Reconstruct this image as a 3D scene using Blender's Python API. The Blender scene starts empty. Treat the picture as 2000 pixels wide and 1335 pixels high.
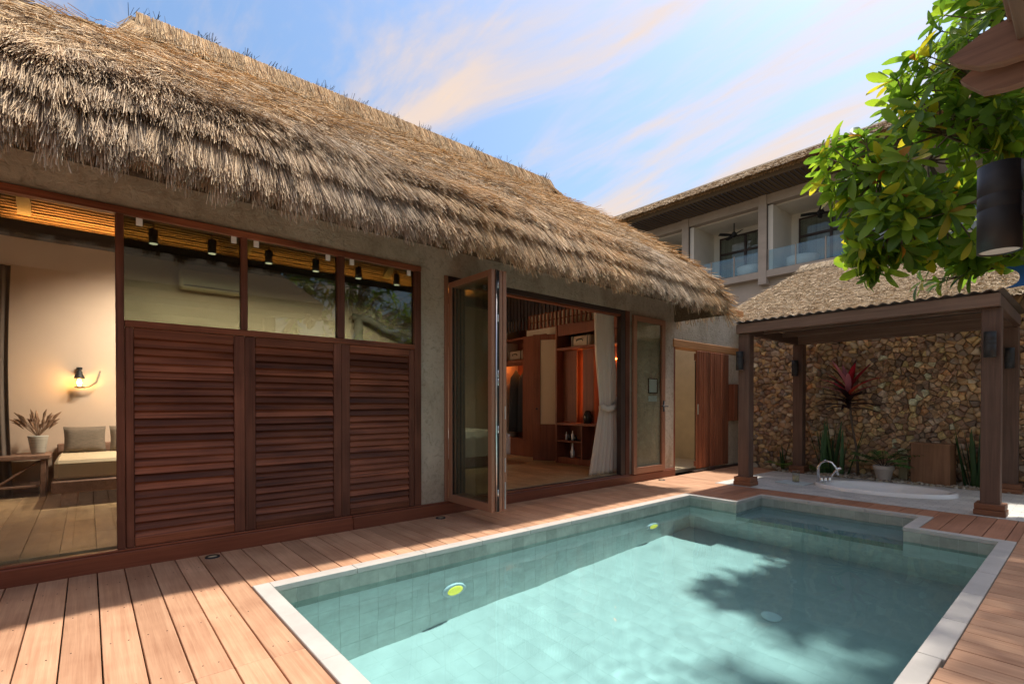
import bpy, math, random
import numpy as np
from mathutils import Vector, Matrix
R_ = math.radians
sc = bpy.context.scene
COL = sc.collection
rng = np.random.default_rng(7)
random.seed(7)

# ------------------------------------------------------------------ camera
cam_d = bpy.data.cameras.new('camera'); cam = bpy.data.objects.new('camera', cam_d); COL.objects.link(cam)
cam.location = (0, 0, 1.2)
cam.rotation_euler = (R_(89.5), 0, R_(49.684))
cam_d.sensor_width = 36; cam_d.lens = 36 * 975.807 / 2000; cam_d.shift_y = 130.02 / 2000
cam_d.clip_start = 0.05; cam_d.clip_end = 2000
sc.camera = cam
# ------------------------------------------------------------------ world and sun
SUN_EL, SUN_AZ = 64.0, 3.0          # azimuth measured from +Y towards +X
W = bpy.data.worlds.new('World'); sc.world = W; W.use_nodes = True
nt = W.node_tree; N = nt.nodes; Lk = nt.links
bg = N['Background']; bg.inputs[1].default_value = 0.065
sky = N.new('ShaderNodeTexSky'); sky.sky_type = 'NISHITA'; sky.sun_disc = False
sky.sun_elevation = R_(SUN_EL); sky.sun_rotation = R_(SUN_AZ)
sky.air_density = 1.8; sky.dust_density = 3.4; sky.ozone_density = 10.0; sky.altitude = 0
tc = N.new('ShaderNodeTexCoord')
sep = N.new('ShaderNodeSeparateXYZ'); Lk.new(tc.outputs['Generated'], sep.inputs[0])
def mth(op, a, b=None, c=None):
    n = N.new('ShaderNodeMath'); n.operation = op
    for i, v in enumerate((a, b, c)):
        if v is None: continue
        if isinstance(v, (int, float)): n.inputs[i].default_value = v
        else: Lk.new(v, n.inputs[i])
    return n.outputs[0]
den = mth('ADD', mth('MAXIMUM', sep.outputs[2], 0.0), 0.16)
cx = mth('DIVIDE', sep.outputs[0], den); cy = mth('DIVIDE', sep.outputs[1], den)
cmb = N.new('ShaderNodeCombineXYZ'); Lk.new(cx, cmb.inputs[0]); Lk.new(cy, cmb.inputs[1])
def cloud_layer(rot, scl, nscale, lo, hi, off, dist=0.6):
    mp = N.new('ShaderNodeMapping'); Lk.new(cmb.outputs[0], mp.inputs[0])
    mp.inputs['Rotation'].default_value = (0, 0, R_(rot)); mp.inputs['Scale'].default_value = (*scl, 1)
    mp.inputs['Location'].default_value = off
    no = N.new('ShaderNodeTexNoise'); Lk.new(mp.outputs[0], no.inputs['Vector'])
    no.inputs['Scale'].default_value = nscale; no.inputs['Detail'].default_value = 9
    no.inputs['Roughness'].default_value = 0.58; no.inputs['Distortion'].default_value = dist
    rp = N.new('ShaderNodeMapRange'); rp.interpolation_type = 'SMOOTHSTEP'
    Lk.new(no.outputs[0], rp.inputs[0]); rp.inputs[1].default_value = lo; rp.inputs[2].default_value = hi
    return rp.outputs[0]
c1 = cloud_layer(-10, (0.62, 1.25), 1.0, 0.45, 0.66, (3.1, 0.6, 0), 1.3)
c2 = cloud_layer(-16, (0.5, 1.5), 2.2, 0.48, 0.74, (7.3, 2.2, 0), 1.2)
cl = mth('MINIMUM', mth('ADD', mth('MULTIPLY', c1, 0.85), mth('MULTIPLY', c2, 0.4)), 0.92)
up = N.new('ShaderNodeMapRange'); Lk.new(sep.outputs[2], up.inputs[0]); up.inputs[1].default_value = 0.0; up.inputs[2].default_value = 0.10
cl = mth('MULTIPLY', cl, up.outputs[0])
mx = N.new('ShaderNodeMixRGB'); Lk.new(cl, mx.inputs[0]); Lk.new(sky.outputs[0], mx.inputs[1])
mx.inputs[2].default_value = (5.6, 4.3, 3.3, 1)
Lk.new(mx.outputs[0], bg.inputs[0])

sun = bpy.data.lights.new('sun', 'SUN'); sun.energy = 2.0; sun.angle = R_(1.6); sun.color = (1.0, 0.93, 0.82)
sun.cycles.is_caustics_light = True
so = bpy.data.objects.new('sun', sun); COL.objects.link(so)
sd = Vector((math.cos(R_(SUN_EL)) * math.sin(R_(SUN_AZ)), math.cos(R_(SUN_EL)) * math.cos(R_(SUN_AZ)), math.sin(R_(SUN_EL))))
so.rotation_euler = sd.to_track_quat('Z', 'Y').to_euler(); so.location = sd * 30
vs = sc.view_settings; vs.view_transform = 'Standard'; vs.look = 'None'; vs.exposure = 1.46; vs.gamma = 1; vs.use_curve_mapping = False
sc.render.engine = 'CYCLES'
cy_ = sc.cycles
cy_.use_denoising = True; cy_.max_bounces = 9; cy_.diffuse_bounces = 4; cy_.glossy_bounces = 4
cy_.transmission_bounces = 8; cy_.transparent_max_bounces = 16; cy_.sample_clamp_indirect = 4; cy_.caustics_reflective = False
cy_.use_adaptive_sampling = False

# ------------------------------------------------------------------ materials
MATS = {}
def newmat(name):
    m = bpy.data.materials.new(name); m.use_nodes = True; MATS[name] = m
    return m, m.node_tree.nodes, m.node_tree.links, m.node_tree.nodes['Principled BSDF']
def ramp(n, stops):
    r = n.new('ShaderNodeValToRGB'); e = r.color_ramp.elements
    while len(e) < len(stops): e.new(0.5)
    for el, (p, c) in zip(e, stops): el.position = p; el.color = (*c, 1)
    return r
def plain(name, c, rough=0.6, metal=0.0, noise=None, amt=0.25, bump=0.0, spec=0.5, rnd=0.0, world=False):
    m, n, l, b = newmat(name)
    b.inputs['Roughness'].default_value = rough; b.inputs['Metallic'].default_value = metal
    b.inputs['Specular IOR Level'].default_value = spec
    b.inputs['Base Color'].default_value = (*c, 1)
    last = None
    if noise:
        t = n.new('ShaderNodeTexCoord'); no = n.new('ShaderNodeTexNoise')
        mp = n.new('ShaderNodeMapping'); l.new(t.outputs['Object'], mp.inputs[0])
        mp.inputs['Scale'].default_value = noise if isinstance(noise, tuple) else (noise,) * 3
        l.new(mp.outputs[0], no.inputs['Vector']); no.inputs['Scale'].default_value = 1; no.inputs['Detail'].default_value = 7; no.inputs['Roughness'].default_value = 0.62
        r = ramp(n, [(0.28, tuple(x * (1 - amt) for x in c)), (0.72, tuple(min(1, x * (1 + amt)) for x in c))])
        l.new(no.outputs[0], r.inputs[0]); last = r.outputs[0]
        if bump:
            bp = n.new('ShaderNodeBump'); bp.inputs['Strength'].default_value = bump; bp.inputs['Distance'].default_value = 0.02
            l.new(no.outputs[0], bp.inputs['Height']); l.new(bp.outputs[0], b.inputs['Normal'])
    if rnd:
        oi = n.new('ShaderNodeObjectInfo'); mr = n.new('ShaderNodeMapRange'); l.new(oi.outputs['Random'], mr.inputs[0])
        mr.inputs[3].default_value = 1 - rnd; mr.inputs[4].default_value = 1 + rnd
        mu = n.new('ShaderNodeMixRGB'); mu.blend_type = 'MULTIPLY'; mu.inputs[0].default_value = 1
        if last: l.new(last, mu.inputs[1])
        else: mu.inputs[1].default_value = (*c, 1)
        l.new(mr.outputs[0], mu.inputs[2]); last = mu.outputs[0]
    if last: l.new(last, b.inputs['Base Color'])
    return m
def wood(name, ca, cb, scale, rough=0.5, bump=0.25, rnd=0.15, spec=0.4, big=1.2, blotch=0.4):
    """streaky grain (scale stretches it) + broad blotches + a tint of its own for each piece"""
    m, n, l, b = newmat(name)
    t = n.new('ShaderNodeTexCoord'); oi = n.new('ShaderNodeObjectInfo')
    ad = n.new('ShaderNodeVectorMath'); ad.operation = 'ADD'; l.new(t.outputs['Object'], ad.inputs[0])
    sx = n.new('ShaderNodeVectorMath'); sx.operation = 'SCALE'; sx.inputs[0].default_value = (13, 7, 5); l.new(oi.outputs['Random'], sx.inputs['Scale']); l.new(sx.outputs[0], ad.inputs[1])
    mp = n.new('ShaderNodeMapping'); mp.inputs['Scale'].default_value = scale; l.new(ad.outputs[0], mp.inputs[0])
    no = n.new('ShaderNodeTexNoise'); no.inputs['Scale'].default_value = 1; no.inputs['Detail'].default_value = 6; no.inputs['Roughness'].default_value = 0.65; no.inputs['Distortion'].default_value = 0.4
    l.new(mp.outputs[0], no.inputs['Vector'])
    n2 = n.new('ShaderNodeTexNoise'); n2.inputs['Scale'].default_value = big; n2.inputs['Detail'].default_value = 4; l.new(ad.outputs[0], n2.inputs['Vector'])
    ma = n.new('ShaderNodeMath'); ma.operation = 'MULTIPLY_ADD'; l.new(no.outputs[0], ma.inputs[0]); ma.inputs[1].default_value = 1 - blotch
    mb = n.new('ShaderNodeMath'); mb.operation = 'MULTIPLY'; l.new(n2.outputs[0], mb.inputs[0]); mb.inputs[1].default_value = blotch; l.new(mb.outputs[0], ma.inputs[2])
    r = ramp(n, [(0.33, ca), (0.66, cb)]); l.new(ma.outputs[0], r.inputs[0])
    mr = n.new('ShaderNodeMapRange'); l.new(oi.outputs['Random'], mr.inputs[0]); mr.inputs[3].default_value = 1 - rnd; mr.inputs[4].default_value = 1 + rnd
    mu = n.new('ShaderNodeMixRGB'); mu.blend_type = 'MULTIPLY'; mu.inputs[0].default_value = 1; l.new(r.outputs[0], mu.inputs[1]); l.new(mr.outputs[0], mu.inputs[2])
    l.new(mu.outputs[0], b.inputs['Base Color'])
    rr = n.new('ShaderNodeMapRange'); l.new(no.outputs[0], rr.inputs[0]); rr.inputs[3].default_value = rough - 0.12; rr.inputs[4].default_value = rough + 0.15; l.new(rr.outputs[0], b.inputs['Roughness'])
    b.inputs['Specular IOR Level'].default_value = spec
    bp = n.new('ShaderNodeBump'); bp.inputs['Strength'].default_value = bump; bp.inputs['Distance'].default_value = 0.004; l.new(no.outputs[0], bp.inputs['Height']); l.new(bp.outputs[0], b.inputs['Normal'])
    return m
def attr_mat(name, rough=0.85, trans=0.0, spec=0.25, tk=(1, 1, 1)):
    m, n, l, b = newmat(name)
    a = n.new('ShaderNodeAttribute'); a.attribute_name = 'Col'; l.new(a.outputs[0], b.inputs['Base Color'])
    b.inputs['Roughness'].default_value = rough; b.inputs['Specular IOR Level'].default_value = spec
    if trans:
        tr = n.new('ShaderNodeBsdfTranslucent'); mk = n.new('ShaderNodeMixRGB'); mk.blend_type = 'MULTIPLY'; mk.inputs[0].default_value = 1; l.new(a.outputs[0], mk.inputs[1]); mk.inputs[2].default_value = (*tk, 1); l.new(mk.outputs[0], tr.inputs[0]); mxs = n.new('ShaderNodeMixShader'); mxs.inputs[0].default_value = trans
        l.new(b.outputs[0], mxs.inputs[1]); l.new(tr.outputs[0], mxs.inputs[2]); l.new(mxs.outputs[0], n['Material Output'].inputs[0])
    return m
def glass(name, tint, ior=1.5, refl=1.0, rough=0.0):
    """thin pane: clear straight-through glass with a Fresnel reflection"""
    m, n, l, b = newmat(name); n.remove(b)
    tr = n.new('ShaderNodeBsdfTransparent'); tr.inputs[0].default_value = (*tint, 1)
    gl = n.new('ShaderNodeBsdfGlossy'); gl.inputs['Roughness'].default_value = rough
    ge = n.new('ShaderNodeNewGeometry'); mi = n.new('ShaderNodeMapRange'); l.new(ge.outputs['Backfacing'], mi.inputs[0]); mi.inputs[3].default_value = ior; mi.inputs[4].default_value = 1 / ior
    fr = n.new('ShaderNodeFresnel'); l.new(mi.outputs[0], fr.inputs[0])
    mu = n.new('ShaderNodeMath'); mu.operation = 'MULTIPLY'; mu.use_clamp = True; l.new(fr.outputs[0], mu.inputs[0]); mu.inputs[1].default_value = refl
    mxs = n.new('ShaderNodeMixShader'); l.new(mu.outputs[0], mxs.inputs[0]); l.new(tr.outputs[0], mxs.inputs[1]); l.new(gl.outputs[0], mxs.inputs[2])
    l.new(mxs.outputs[0], n['Material Output'].inputs[0])
    return m
def emit(name, c, s):
    m, n, l, b = newmat(name); b.inputs['Base Color'].default_value = (*c, 1)
    b.inputs['Emission Color'].default_value = (*c, 1); b.inputs['Emission Strength'].default_value = s
    return m

wood('deck_x', (0.40, 0.195, 0.11), (0.68, 0.40, 0.245), (1.8, 60, 60), 0.62, 0.4, 0.13, 0.3, 2.6, 0.5)
wood('deck_y', (0.33, 0.145, 0.082), (0.54, 0.26, 0.155), (60, 1.8, 60), 0.62, 0.4, 0.12, 0.3, 2.6, 0.5)
wood('mahogany_y', (0.045, 0.012, 0.006), (0.30, 0.10, 0.048), (60, 1.3, 60), 0.45, 0.35, 0.45, 0.25, 1.6, 0.45)
wood('mahogany_z', (0.05, 0.017, 0.010), (0.20, 0.075, 0.045), (50, 50, 1.3), 0.45, 0.35, 0.2, 0.25, 2.0, 0.5)
wood('plinth_wood', (0.15, 0.04, 0.02), (0.27, 0.082, 0.04), (38, 1.6, 38), 0.38, 0.2, 0.12)
wood('pergola_x', (0.10, 0.058, 0.042), (0.22, 0.145, 0.105), (1.5, 34, 34), 0.6, 0.5, 0.15)
wood('pergola_y', (0.06, 0.033, 0.024), (0.14, 0.085, 0.06), (34, 1.5, 34), 0.6, 0.5, 0.15)
wood('pergola_z', (0.068, 0.037, 0.026), (0.165, 0.097, 0.07), (34, 34, 1.5), 0.6, 0.5, 0.15)
wood('base_wood', (0.14, 0.055, 0.028), (0.30, 0.13, 0.065), (3, 30, 30), 0.55, 0.6, 0.2)
wood('lintel_wood', (0.32, 0.14, 0.05), (0.58, 0.29, 0.12), (30, 1.8, 30), 0.5, 0.4, 0.1)
wood('shower_door_wood', (0.14, 0.042, 0.02), (0.36, 0.13, 0.065), (30, 30, 1.6), 0.42, 0.3, 0.35)
wood('cabinet_wood', (0.16, 0.05, 0.027), (0.30, 0.105, 0.055), (24, 24, 1.5), 0.5, 0.2, 0.12)
wood('old_wood', (0.17, 0.09, 0.06), (0.34, 0.20, 0.14), (2, 26, 26), 0.65, 0.6, 0.1)
wood('grey_wood', (0.15, 0.10, 0.075), (0.30, 0.22, 0.17), (30, 1.6, 30), 0.75, 0.6, 0.1)
wood('box_wood', (0.17, 0.08, 0.042), (0.36, 0.19, 0.10), (26, 26, 1.3), 0.5, 0.5, 0.0)
wood('plank_floor', (0.20, 0.125, 0.058), (0.50, 0.35, 0.19), (2.2, 9, 9), 0.42, 0.15, 0.22, 0.5, 3.0)
wood('driftwood', (0.22, 0.19, 0.16), (0.36, 0.32, 0.28), (4, 8, 8), 0.8, 0.5, 0.1)
wood('bark', (0.10, 0.075, 0.055), (0.20, 0.155, 0.12), (20, 20, 3), 0.85, 0.8, 0.1)
plain('gold_anodised', (0.33, 0.155, 0.09), 0.42, 0.0, (3, 3, 60), 0.06, 0, 0.5)
plain('steel', (0.62, 0.62, 0.63), 0.28, 1.0, 30, 0.1)
plain('chrome', (0.85, 0.85, 0.86), 0.06, 1.0)
plain('black_metal', (0.018, 0.019, 0.022), 0.55)
plain('dark_gap', (0.02, 0.015, 0.012), 0.9)
plain('plaster_interior', (0.72, 0.56, 0.44), 0.85, 0, 2.0, 0.05)
plain('plaster_cream', (0.66, 0.58, 0.44), 0.85, 0, 2.0, 0.05)
plain('white_stone', (0.53, 0.495, 0.455), 0.6, 0, (5, 5, 5), 0.10, 0.15, 0.35, 0.05)
plain('pool_tile', (0.37, 0.40, 0.34), 0.32, 0, (9, 9, 9), 0.22, 0.05, 0.5, 0.14)
plain('pool_floor_tile', (0.54, 0.53, 0.50), 0.45, 0, 5.0, 0.08, 0.0, 0.4, 0.03)
plain('pool_tile_low', (0.72, 0.74, 0.70), 0.35, 0, (9, 9, 9), 0.12, 0.0, 0.5, 0.06)  # same tile under water, colour lightened to stand in for bounced light
plain('grout', (0.60, 0.61, 0.57), 0.9, 0, 30, 0.1)
plain('porcelain', (0.88, 0.88, 0.87), 0.12)
plain('ceramic_pot', (0.62, 0.55, 0.50), 0.55, 0, 20, 0.06, 0.1)
plain('white_pot', (0.50, 0.48, 0.43), 0.6, 0, (3, 3, 60), 0.15, 0.3)
plain('mortar', (0.24, 0.19, 0.14), 0.95, 0, 30, 0.3, 0.4)
plain('soil', (0.05, 0.035, 0.025), 0.95, 0, 40, 0.4, 0.5)
plain('ground_soil', (0.12, 0.095, 0.07), 0.95, 0, 6, 0.3, 0.5)
plain('pebble', (0.42, 0.36, 0.29), 0.8, 0, 12, 0.3, 0.2, 0.3, 0.3)
plain('linen', (0.62, 0.50, 0.34), 0.9, 0, 90, 0.08, 0.15)
plain('grey_cushion', (0.17, 0.135, 0.105), 0.95, 0, (20, 20, 120), 0.25, 0.2)
plain('white_sheet', (0.78, 0.78, 0.80), 0.85)
plain('robe_cloth', (0.035, 0.045, 0.055), 0.95)
plain('dry_grass', (0.30, 0.19, 0.13), 0.9, 0, 30, 0.4, 0, 0.2, 0.2)
plain('paper', (0.62, 0.70, 0.70), 0.7)
plain('candle_wax', (0.62, 0.50, 0.32), 0.5)
plain('blue_paint', (0.01, 0.12, 0.42), 0.45, 0, 8, 0.12)
plain('concrete', (0.50, 0.43, 0.37), 0.85, 0, (1.5, 1.5, 2.5), 0.12, 0.1)
plain('white_wall', (0.84, 0.81, 0.74), 0.85, 0, 1.2, 0.06)
plain('dark_frame', (0.05, 0.03, 0.024), 0.5)
plain('grey_curtain', (0.26, 0.27, 0.26), 0.95, 0, (14, 14, 0.3), 0.3)
plain('corrugated', (0.30, 0.28, 0.25), 0.55, 0.0, 5, 0.2, 0.05)
plain('suitcase_skin', (0.52, 0.42, 0.30), 0.6, 0, 25, 0.1)
plain('dark_leather', (0.05, 0.035, 0.025), 0.5)
plain('bottle_dark', (0.02, 0.02, 0.02), 0.1)
plain('cove_dark', (0.055, 0.05, 0.055), 0.6, 0, (30, 1.5, 30), 0.2)
plain('reed', (0.27, 0.19, 0.155), 0.8, 0, (30, 2, 30), 0.35, 0, 0.3, 0.3)
plain('bathroom_tile', (0.60, 0.48, 0.31), 0.5, 0, 4, 0.1)
emit('led_warm', (1.0, 0.42, 0.08), 24)
emit('led_amber', (1.0, 0.28, 0.05), 9)
emit('bulb', (1.0, 0.52, 0.14), 25)
emit('lamp_end', (1.0, 0.9, 0.72), 0.9)
plain('spot_grey', (0.11, 0.10, 0.11), 0.5)
emit('pool_lamp_glow', (0.95, 0.80, 0.10), 0.25)
glass('clear_glass', (0.93, 0.95, 0.93), 1.5, 1.0)
glass('film_glass', (0.36, 0.40, 0.345), 1.5, 2.2)
glass('grey_glass', (0.88, 0.90, 0.86), 1.5, 1.0)
glass('rail_glass', (0.85, 0.92, 0.93), 1.5, 2.2)
attr_mat('thatch_mat', 0.9, 0.0, 0.15)
attr_mat('leaf_mat', 0.38, 0.50, 0.5, (1.6, 1.6, 0.9))
attr_mat('plant_mat', 0.45, 0.25, 0.4)
attr_mat('stone_mat', 0.8, 0.0, 0.3)
# rough cement render: patchy, trowelled, a few stains
def plaster_mat():
    m, n, l, b = newmat('cement_render')
    t = n.new('ShaderNodeTexCoord')
    def nz(scl, det, dist=0.0):
        mp = n.new('ShaderNodeMapping'); l.new(t.outputs['Object'], mp.inputs[0]); mp.inputs['Scale'].default_value = scl
        no = n.new('ShaderNodeTexNoise'); l.new(mp.outputs[0], no.inputs['Vector']); no.inputs['Scale'].default_value = 1; no.inputs['Detail'].default_value = det; no.inputs['Distortion'].default_value = dist; no.inputs['Roughness'].default_value = 0.65
        return no.outputs[0]
    a = nz((2.2, 2.2, 1.1), 8, 0.7); b2 = nz((14, 14, 14), 6, 1.5); d = nz((5, 5, 22), 5, 0.5)
    r = ramp(n, [(0.30, (0.36, 0.295, 0.215)), (0.52, (0.50, 0.43, 0.335)), (0.75, (0.60, 0.53, 0.43))]); l.new(a, r.inputs[0])
    r2 = ramp(n, [(0.30, (0.62, 0.6, 0.56)), (0.48, (1, 1, 1)), (0.7, (1.08, 1.07, 1.04))]); l.new(b2, r2.inputs[0])
    mu = n.new('ShaderNodeMixRGB'); mu.blend_type = 'MULTIPLY'; mu.inputs[0].default_value = 0.8; l.new(r.outputs[0], mu.inputs[1]); l.new(r2.outputs[0], mu.inputs[2])
    l.new(mu.outputs[0], b.inputs['Base Color']); b.inputs['Roughness'].default_value = 0.9; b.inputs['Specular IOR Level'].default_value = 0.2
    bp = n.new('ShaderNodeBump'); bp.inputs['Strength'].default_value = 0.5; bp.inputs['Distance'].default_value = 0.02
    ad = n.new('ShaderNodeMath'); ad.operation = 'ADD'; l.new(b2, ad.inputs[0]); l.new(d, ad.inputs[1]); l.new(ad.outputs[0], bp.inputs['Height']); l.new(bp.outputs[0], b.inputs['Normal'])
plaster_mat()
def paver_mat():
    m, n, l, b = newmat('grey_paver')
    t = n.new('ShaderNodeTexCoord'); br = n.new('ShaderNodeTexBrick'); l.new(t.outputs['Object'], br.inputs['Vector'])
    br.inputs['Scale'].default_value = 1; br.inputs['Brick Width'].default_value = 0.16; br.inputs['Row Height'].default_value = 0.08; br.inputs['Mortar Size'].default_value = 0.004
    br.inputs['Color1'].default_value = (0.60, 0.585, 0.55, 1); br.inputs['Color2'].default_value = (0.70, 0.685, 0.65, 1); br.inputs['Mortar'].default_value = (0.48, 0.47, 0.44, 1)
    no = n.new('ShaderNodeTexNoise'); no.inputs['Scale'].default_value = 4; no.inputs['Detail'].default_value = 6; l.new(t.outputs['Object'], no.inputs['Vector'])
    r = ramp(n, [(0.3, (0.82, 0.82, 0.82)), (0.7, (1.12, 1.1, 1.07))]); l.new(no.outputs[0], r.inputs[0])
    mu = n.new('ShaderNodeMixRGB'); mu.blend_type = 'MULTIPLY'; mu.inputs[0].default_value = 1; l.new(br.outputs[0], mu.inputs[1]); l.new(r.outputs[0], mu.inputs[2]); l.new(mu.outputs[0], b.inputs['Base Color'])
    b.inputs['Roughness'].default_value = 0.75
    bp = n.new('ShaderNodeBump'); bp.inputs['Strength'].default_value = 0.4; bp.inputs['Distance'].default_value = 0.004; bp.invert = True; l.new(br.outputs[1], bp.inputs['Height']); l.new(bp.outputs[0], b.inputs['Normal'])
paver_mat()
def water_mat():
    m, n, l, b = newmat('pool_water'); n.remove(b)
    rf = n.new('ShaderNodeBsdfRefraction'); rf.inputs['Color'].default_value = (0.68, 0.95, 0.985, 1); rf.inputs['Roughness'].default_value = 0; rf.inputs['IOR'].default_value = 1.33
    gl = n.new('ShaderNodeBsdfGlossy'); gl.inputs['Roughness'].default_value = 0
    fr = n.new('ShaderNodeFresnel'); fr.inputs[0].default_value = 1.33
    mxs = n.new('ShaderNodeMixShader'); l.new(fr.outputs[0], mxs.inputs[0]); l.new(rf.outputs[0], mxs.inputs[1]); l.new(gl.outputs[0], mxs.inputs[2]); l.new(mxs.outputs[0], n['Material Output'].inputs[0])
water_mat()
def leaf_obj_mat():
    m, n, l, b = newmat('leaf_single')
    oi = n.new('ShaderNodeObjectInfo'); r = ramp(n, [(0.0, (0.075, 0.15, 0.02)), (0.45, (0.15, 0.26, 0.03)), (0.85, (0.29, 0.38, 0.035)), (0.95, (0.38, 0.36, 0.03)), (1.0, (0.34, 0.2, 0.025))])
    l.new(oi.outputs['Random'], r.inputs[0]); l.new(r.outputs[0], b.inputs['Base Color']); b.inputs['Roughness'].default_value = 0.42; b.inputs['Specular IOR Level'].default_value = 0.45
    tr = n.new('ShaderNodeBsdfTranslucent'); mk = n.new('ShaderNodeMixRGB'); mk.blend_type = 'MULTIPLY'; mk.inputs[0].default_value = 1; l.new(r.outputs[0], mk.inputs[1]); mk.inputs[2].default_value = (1.5, 1.5, 0.9, 1); l.new(mk.outputs[0], tr.inputs[0]); mxs = n.new('ShaderNodeMixShader'); mxs.inputs[0].default_value = 0.55
    l.new(b.outputs[0], mxs.inputs[1]); l.new(tr.outputs[0], mxs.inputs[2]); l.new(mxs.outputs[0], n['Material Output'].inputs[0])
leaf_obj_mat()

# ------------------------------------------------------------------ mesh helpers
def link(name, me, mat=None, parent=None, loc=None):
    if mat: me.materials.append(MATS[mat])
    o = bpy.data.objects.new(name, me); COL.objects.link(o)
    if parent is not None: o.parent = parent
    if loc is not None: o.location = loc
    return o
def mesh(name, v, f, mat=None, parent=None, smooth=False, loc=None):
    me = bpy.data.meshes.new(name); me.from_pydata([tuple(map(float, p)) for p in v], [], f)
    if smooth:
        for p in me.polygons: p.use_smooth = True
    return link(name, me, mat, parent, loc)
def np_mesh(name, V, F, mat, parent=None, col=None, smooth=False):
    """V (n,3); F (m,3) triangles; col (n,3)"""
    me = bpy.data.meshes.new(name); V = np.asarray(V, dtype=np.float32); F = np.asarray(F, dtype=np.int32)
    me.vertices.add(len(V)); me.vertices.foreach_set('co', V.ravel())
    me.loops.add(F.size); me.loops.foreach_set('vertex_index', F.ravel())
    me.polygons.add(len(F)); me.polygons.foreach_set('loop_start', np.arange(0, F.size, 3, dtype=np.int32))
    if smooth: me.polygons.foreach_set('use_smooth', np.ones(len(F), dtype=bool))
    if col is not None:
        a = me.color_attributes.new('Col', 'FLOAT_COLOR', 'POINT'); c = np.ones((len(V), 4), dtype=np.float32); c[:, :3] = col
        a.data.foreach_set('color', c.ravel())
    me.update(calc_edges=True)
    return link(name, me, mat, parent)
def box_vf(x0, x1, y0, y1, z0, z1, ch=0.0):
    if ch <= 0:
        v = [(x, y, z) for x in (x0, x1) for y in (y0, y1) for z in (z0, z1)]
        return v, [(0, 1, 3, 2), (4, 6, 7, 5), (0, 4, 5, 1), (2, 3, 7, 6), (0, 2, 6, 4), (1, 5, 7, 3)]
    lo, hi = (x0, y0, z0), (x1, y1, z1); v = []; idx = {}
    ch = min(ch, 0.45 * min(x1 - x0, y1 - y0, z1 - z0))
    for c in range(8):
        s = ((c >> 2) & 1, (c >> 1) & 1, c & 1)
        for ax in range(3):
            p = []
            for k in range(3):
                e = hi[k] if s[k] else lo[k]
                if k != ax: e += -ch if s[k] else ch
                p.append(e)
            idx[(s, ax)] = len(v); v.append(tuple(p))
    f = []
    for ax in range(3):
        for side in (0, 1):
            o = [k for k in range(3) if k != ax]; loop = []
            for (a, b) in ((0, 0), (1, 0), (1, 1), (0, 1)):
                s = [0, 0, 0]; s[ax] = side; s[o[0]] = a; s[o[1]] = b; loop.append(idx[(tuple(s), ax)])
            flip = (side == 0) != (ax == 1)
            f.append(tuple(loop[::-1] if flip else loop))
    for k in range(3):
        o = [a for a in range(3) if a != k]
        for a in (0, 1):
            for b in (0, 1):
                s0 = [0, 0, 0]; s0[o[0]] = a; s0[o[1]] = b; s1 = list(s0); s1[k] = 1
                s0, s1 = tuple(s0), tuple(s1)
                f.append((idx[(s0, o[0])], idx[(s1, o[0])], idx[(s1, o[1])], idx[(s0, o[1])]))
    for c in range(8):
        s = ((c >> 2) & 1, (c >> 1) & 1, c & 1); f.append(tuple(idx[(s, a)] for a in range(3)))
    return v, f
def box(name, x0, x1, y0, y1, z0, z1, mat, parent=None, ch=0.0):
    v, f = box_vf(x0, x1, y0, y1, z0, z1, ch); return mesh(name, v, f, mat, parent)
class MB:
    """collects shapes into one mesh (one part)"""
    def __init__(s): s.v = []; s.f = []
    def add(s, v, f):
        o = len(s.v); s.v += list(v); s.f += [tuple(i + o for i in q) for q in f]; return s
    def box(s, *a, ch=0.0): return s.add(*box_vf(*a, ch=ch))
    def build(s, name, mat, parent=None, smooth=False): return mesh(name, s.v, s.f, mat, parent, smooth)
def lathe(prof, seg=24, c=(0, 0, 0), cap0=True, cap1=True):
    v = []; f = []
    for r, z in prof:
        for k in range(seg):
            a = 2 * math.pi * k / seg; v.append((c[0] + r * math.cos(a), c[1] + r * math.sin(a), c[2] + z))
    for i in range(len(prof) - 1):
        for k in range(seg):
            k2 = (k + 1) % seg; f.append((i * seg + k, i * seg + k2, (i + 1) * seg + k2, (i + 1) * seg + k))
    if cap0: f.append(tuple(range(seg))[::-1])
    if cap1: f.append(tuple((len(prof) - 1) * seg + k for k in range(seg)))
    return v, f
def tube(pts, rad, seg=8):
    pts = [Vector(p) for p in pts]; rad = rad if isinstance(rad, (list, tuple)) else [rad] * len(pts)
    v = []; f = []; up = Vector((0.13, 0.31, 0.94))
    for i, p in enumerate(pts):
        t = (pts[min(i + 1, len(pts) - 1)] - pts[max(i - 1, 0)]).normalized()
        a = t.cross(up); a = a.normalized() if a.length > 1e-3 else t.cross(Vector((1, 0, 0))).normalized(); b = t.cross(a)
        for k in range(seg):
            w = 2 * math.pi * k / seg; v.append(tuple(p + a * (rad[i] * math.cos(w)) + b * (rad[i] * math.sin(w))))
    for i in range(len(pts) - 1):
        for k in range(seg):
            k2 = (k + 1) % seg; f.append((i * seg + k, i * seg + k2, (i + 1) * seg + k2, (i + 1) * seg + k))
    f.append(tuple(range(seg))[::-1]); f.append(tuple((len(pts) - 1) * seg + k for k in range(seg)))
    return v, f
def empty(name, loc=(0, 0, 0)):
    o = bpy.data.objects.new(name, None); COL.objects.link(o); o.empty_display_size = 0.1
    return o                                            # parts are modelled in world coordinates
def tag(o, label=None, cat=None, group=None, kind=None):
    if label: o['label'] = label
    if cat: o['category'] = cat
    if group: o['group'] = group
    if kind: o['kind'] = kind
    return o
def thing(name, label, cat, group=None): return tag(empty(name), label, cat, group)
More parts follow.
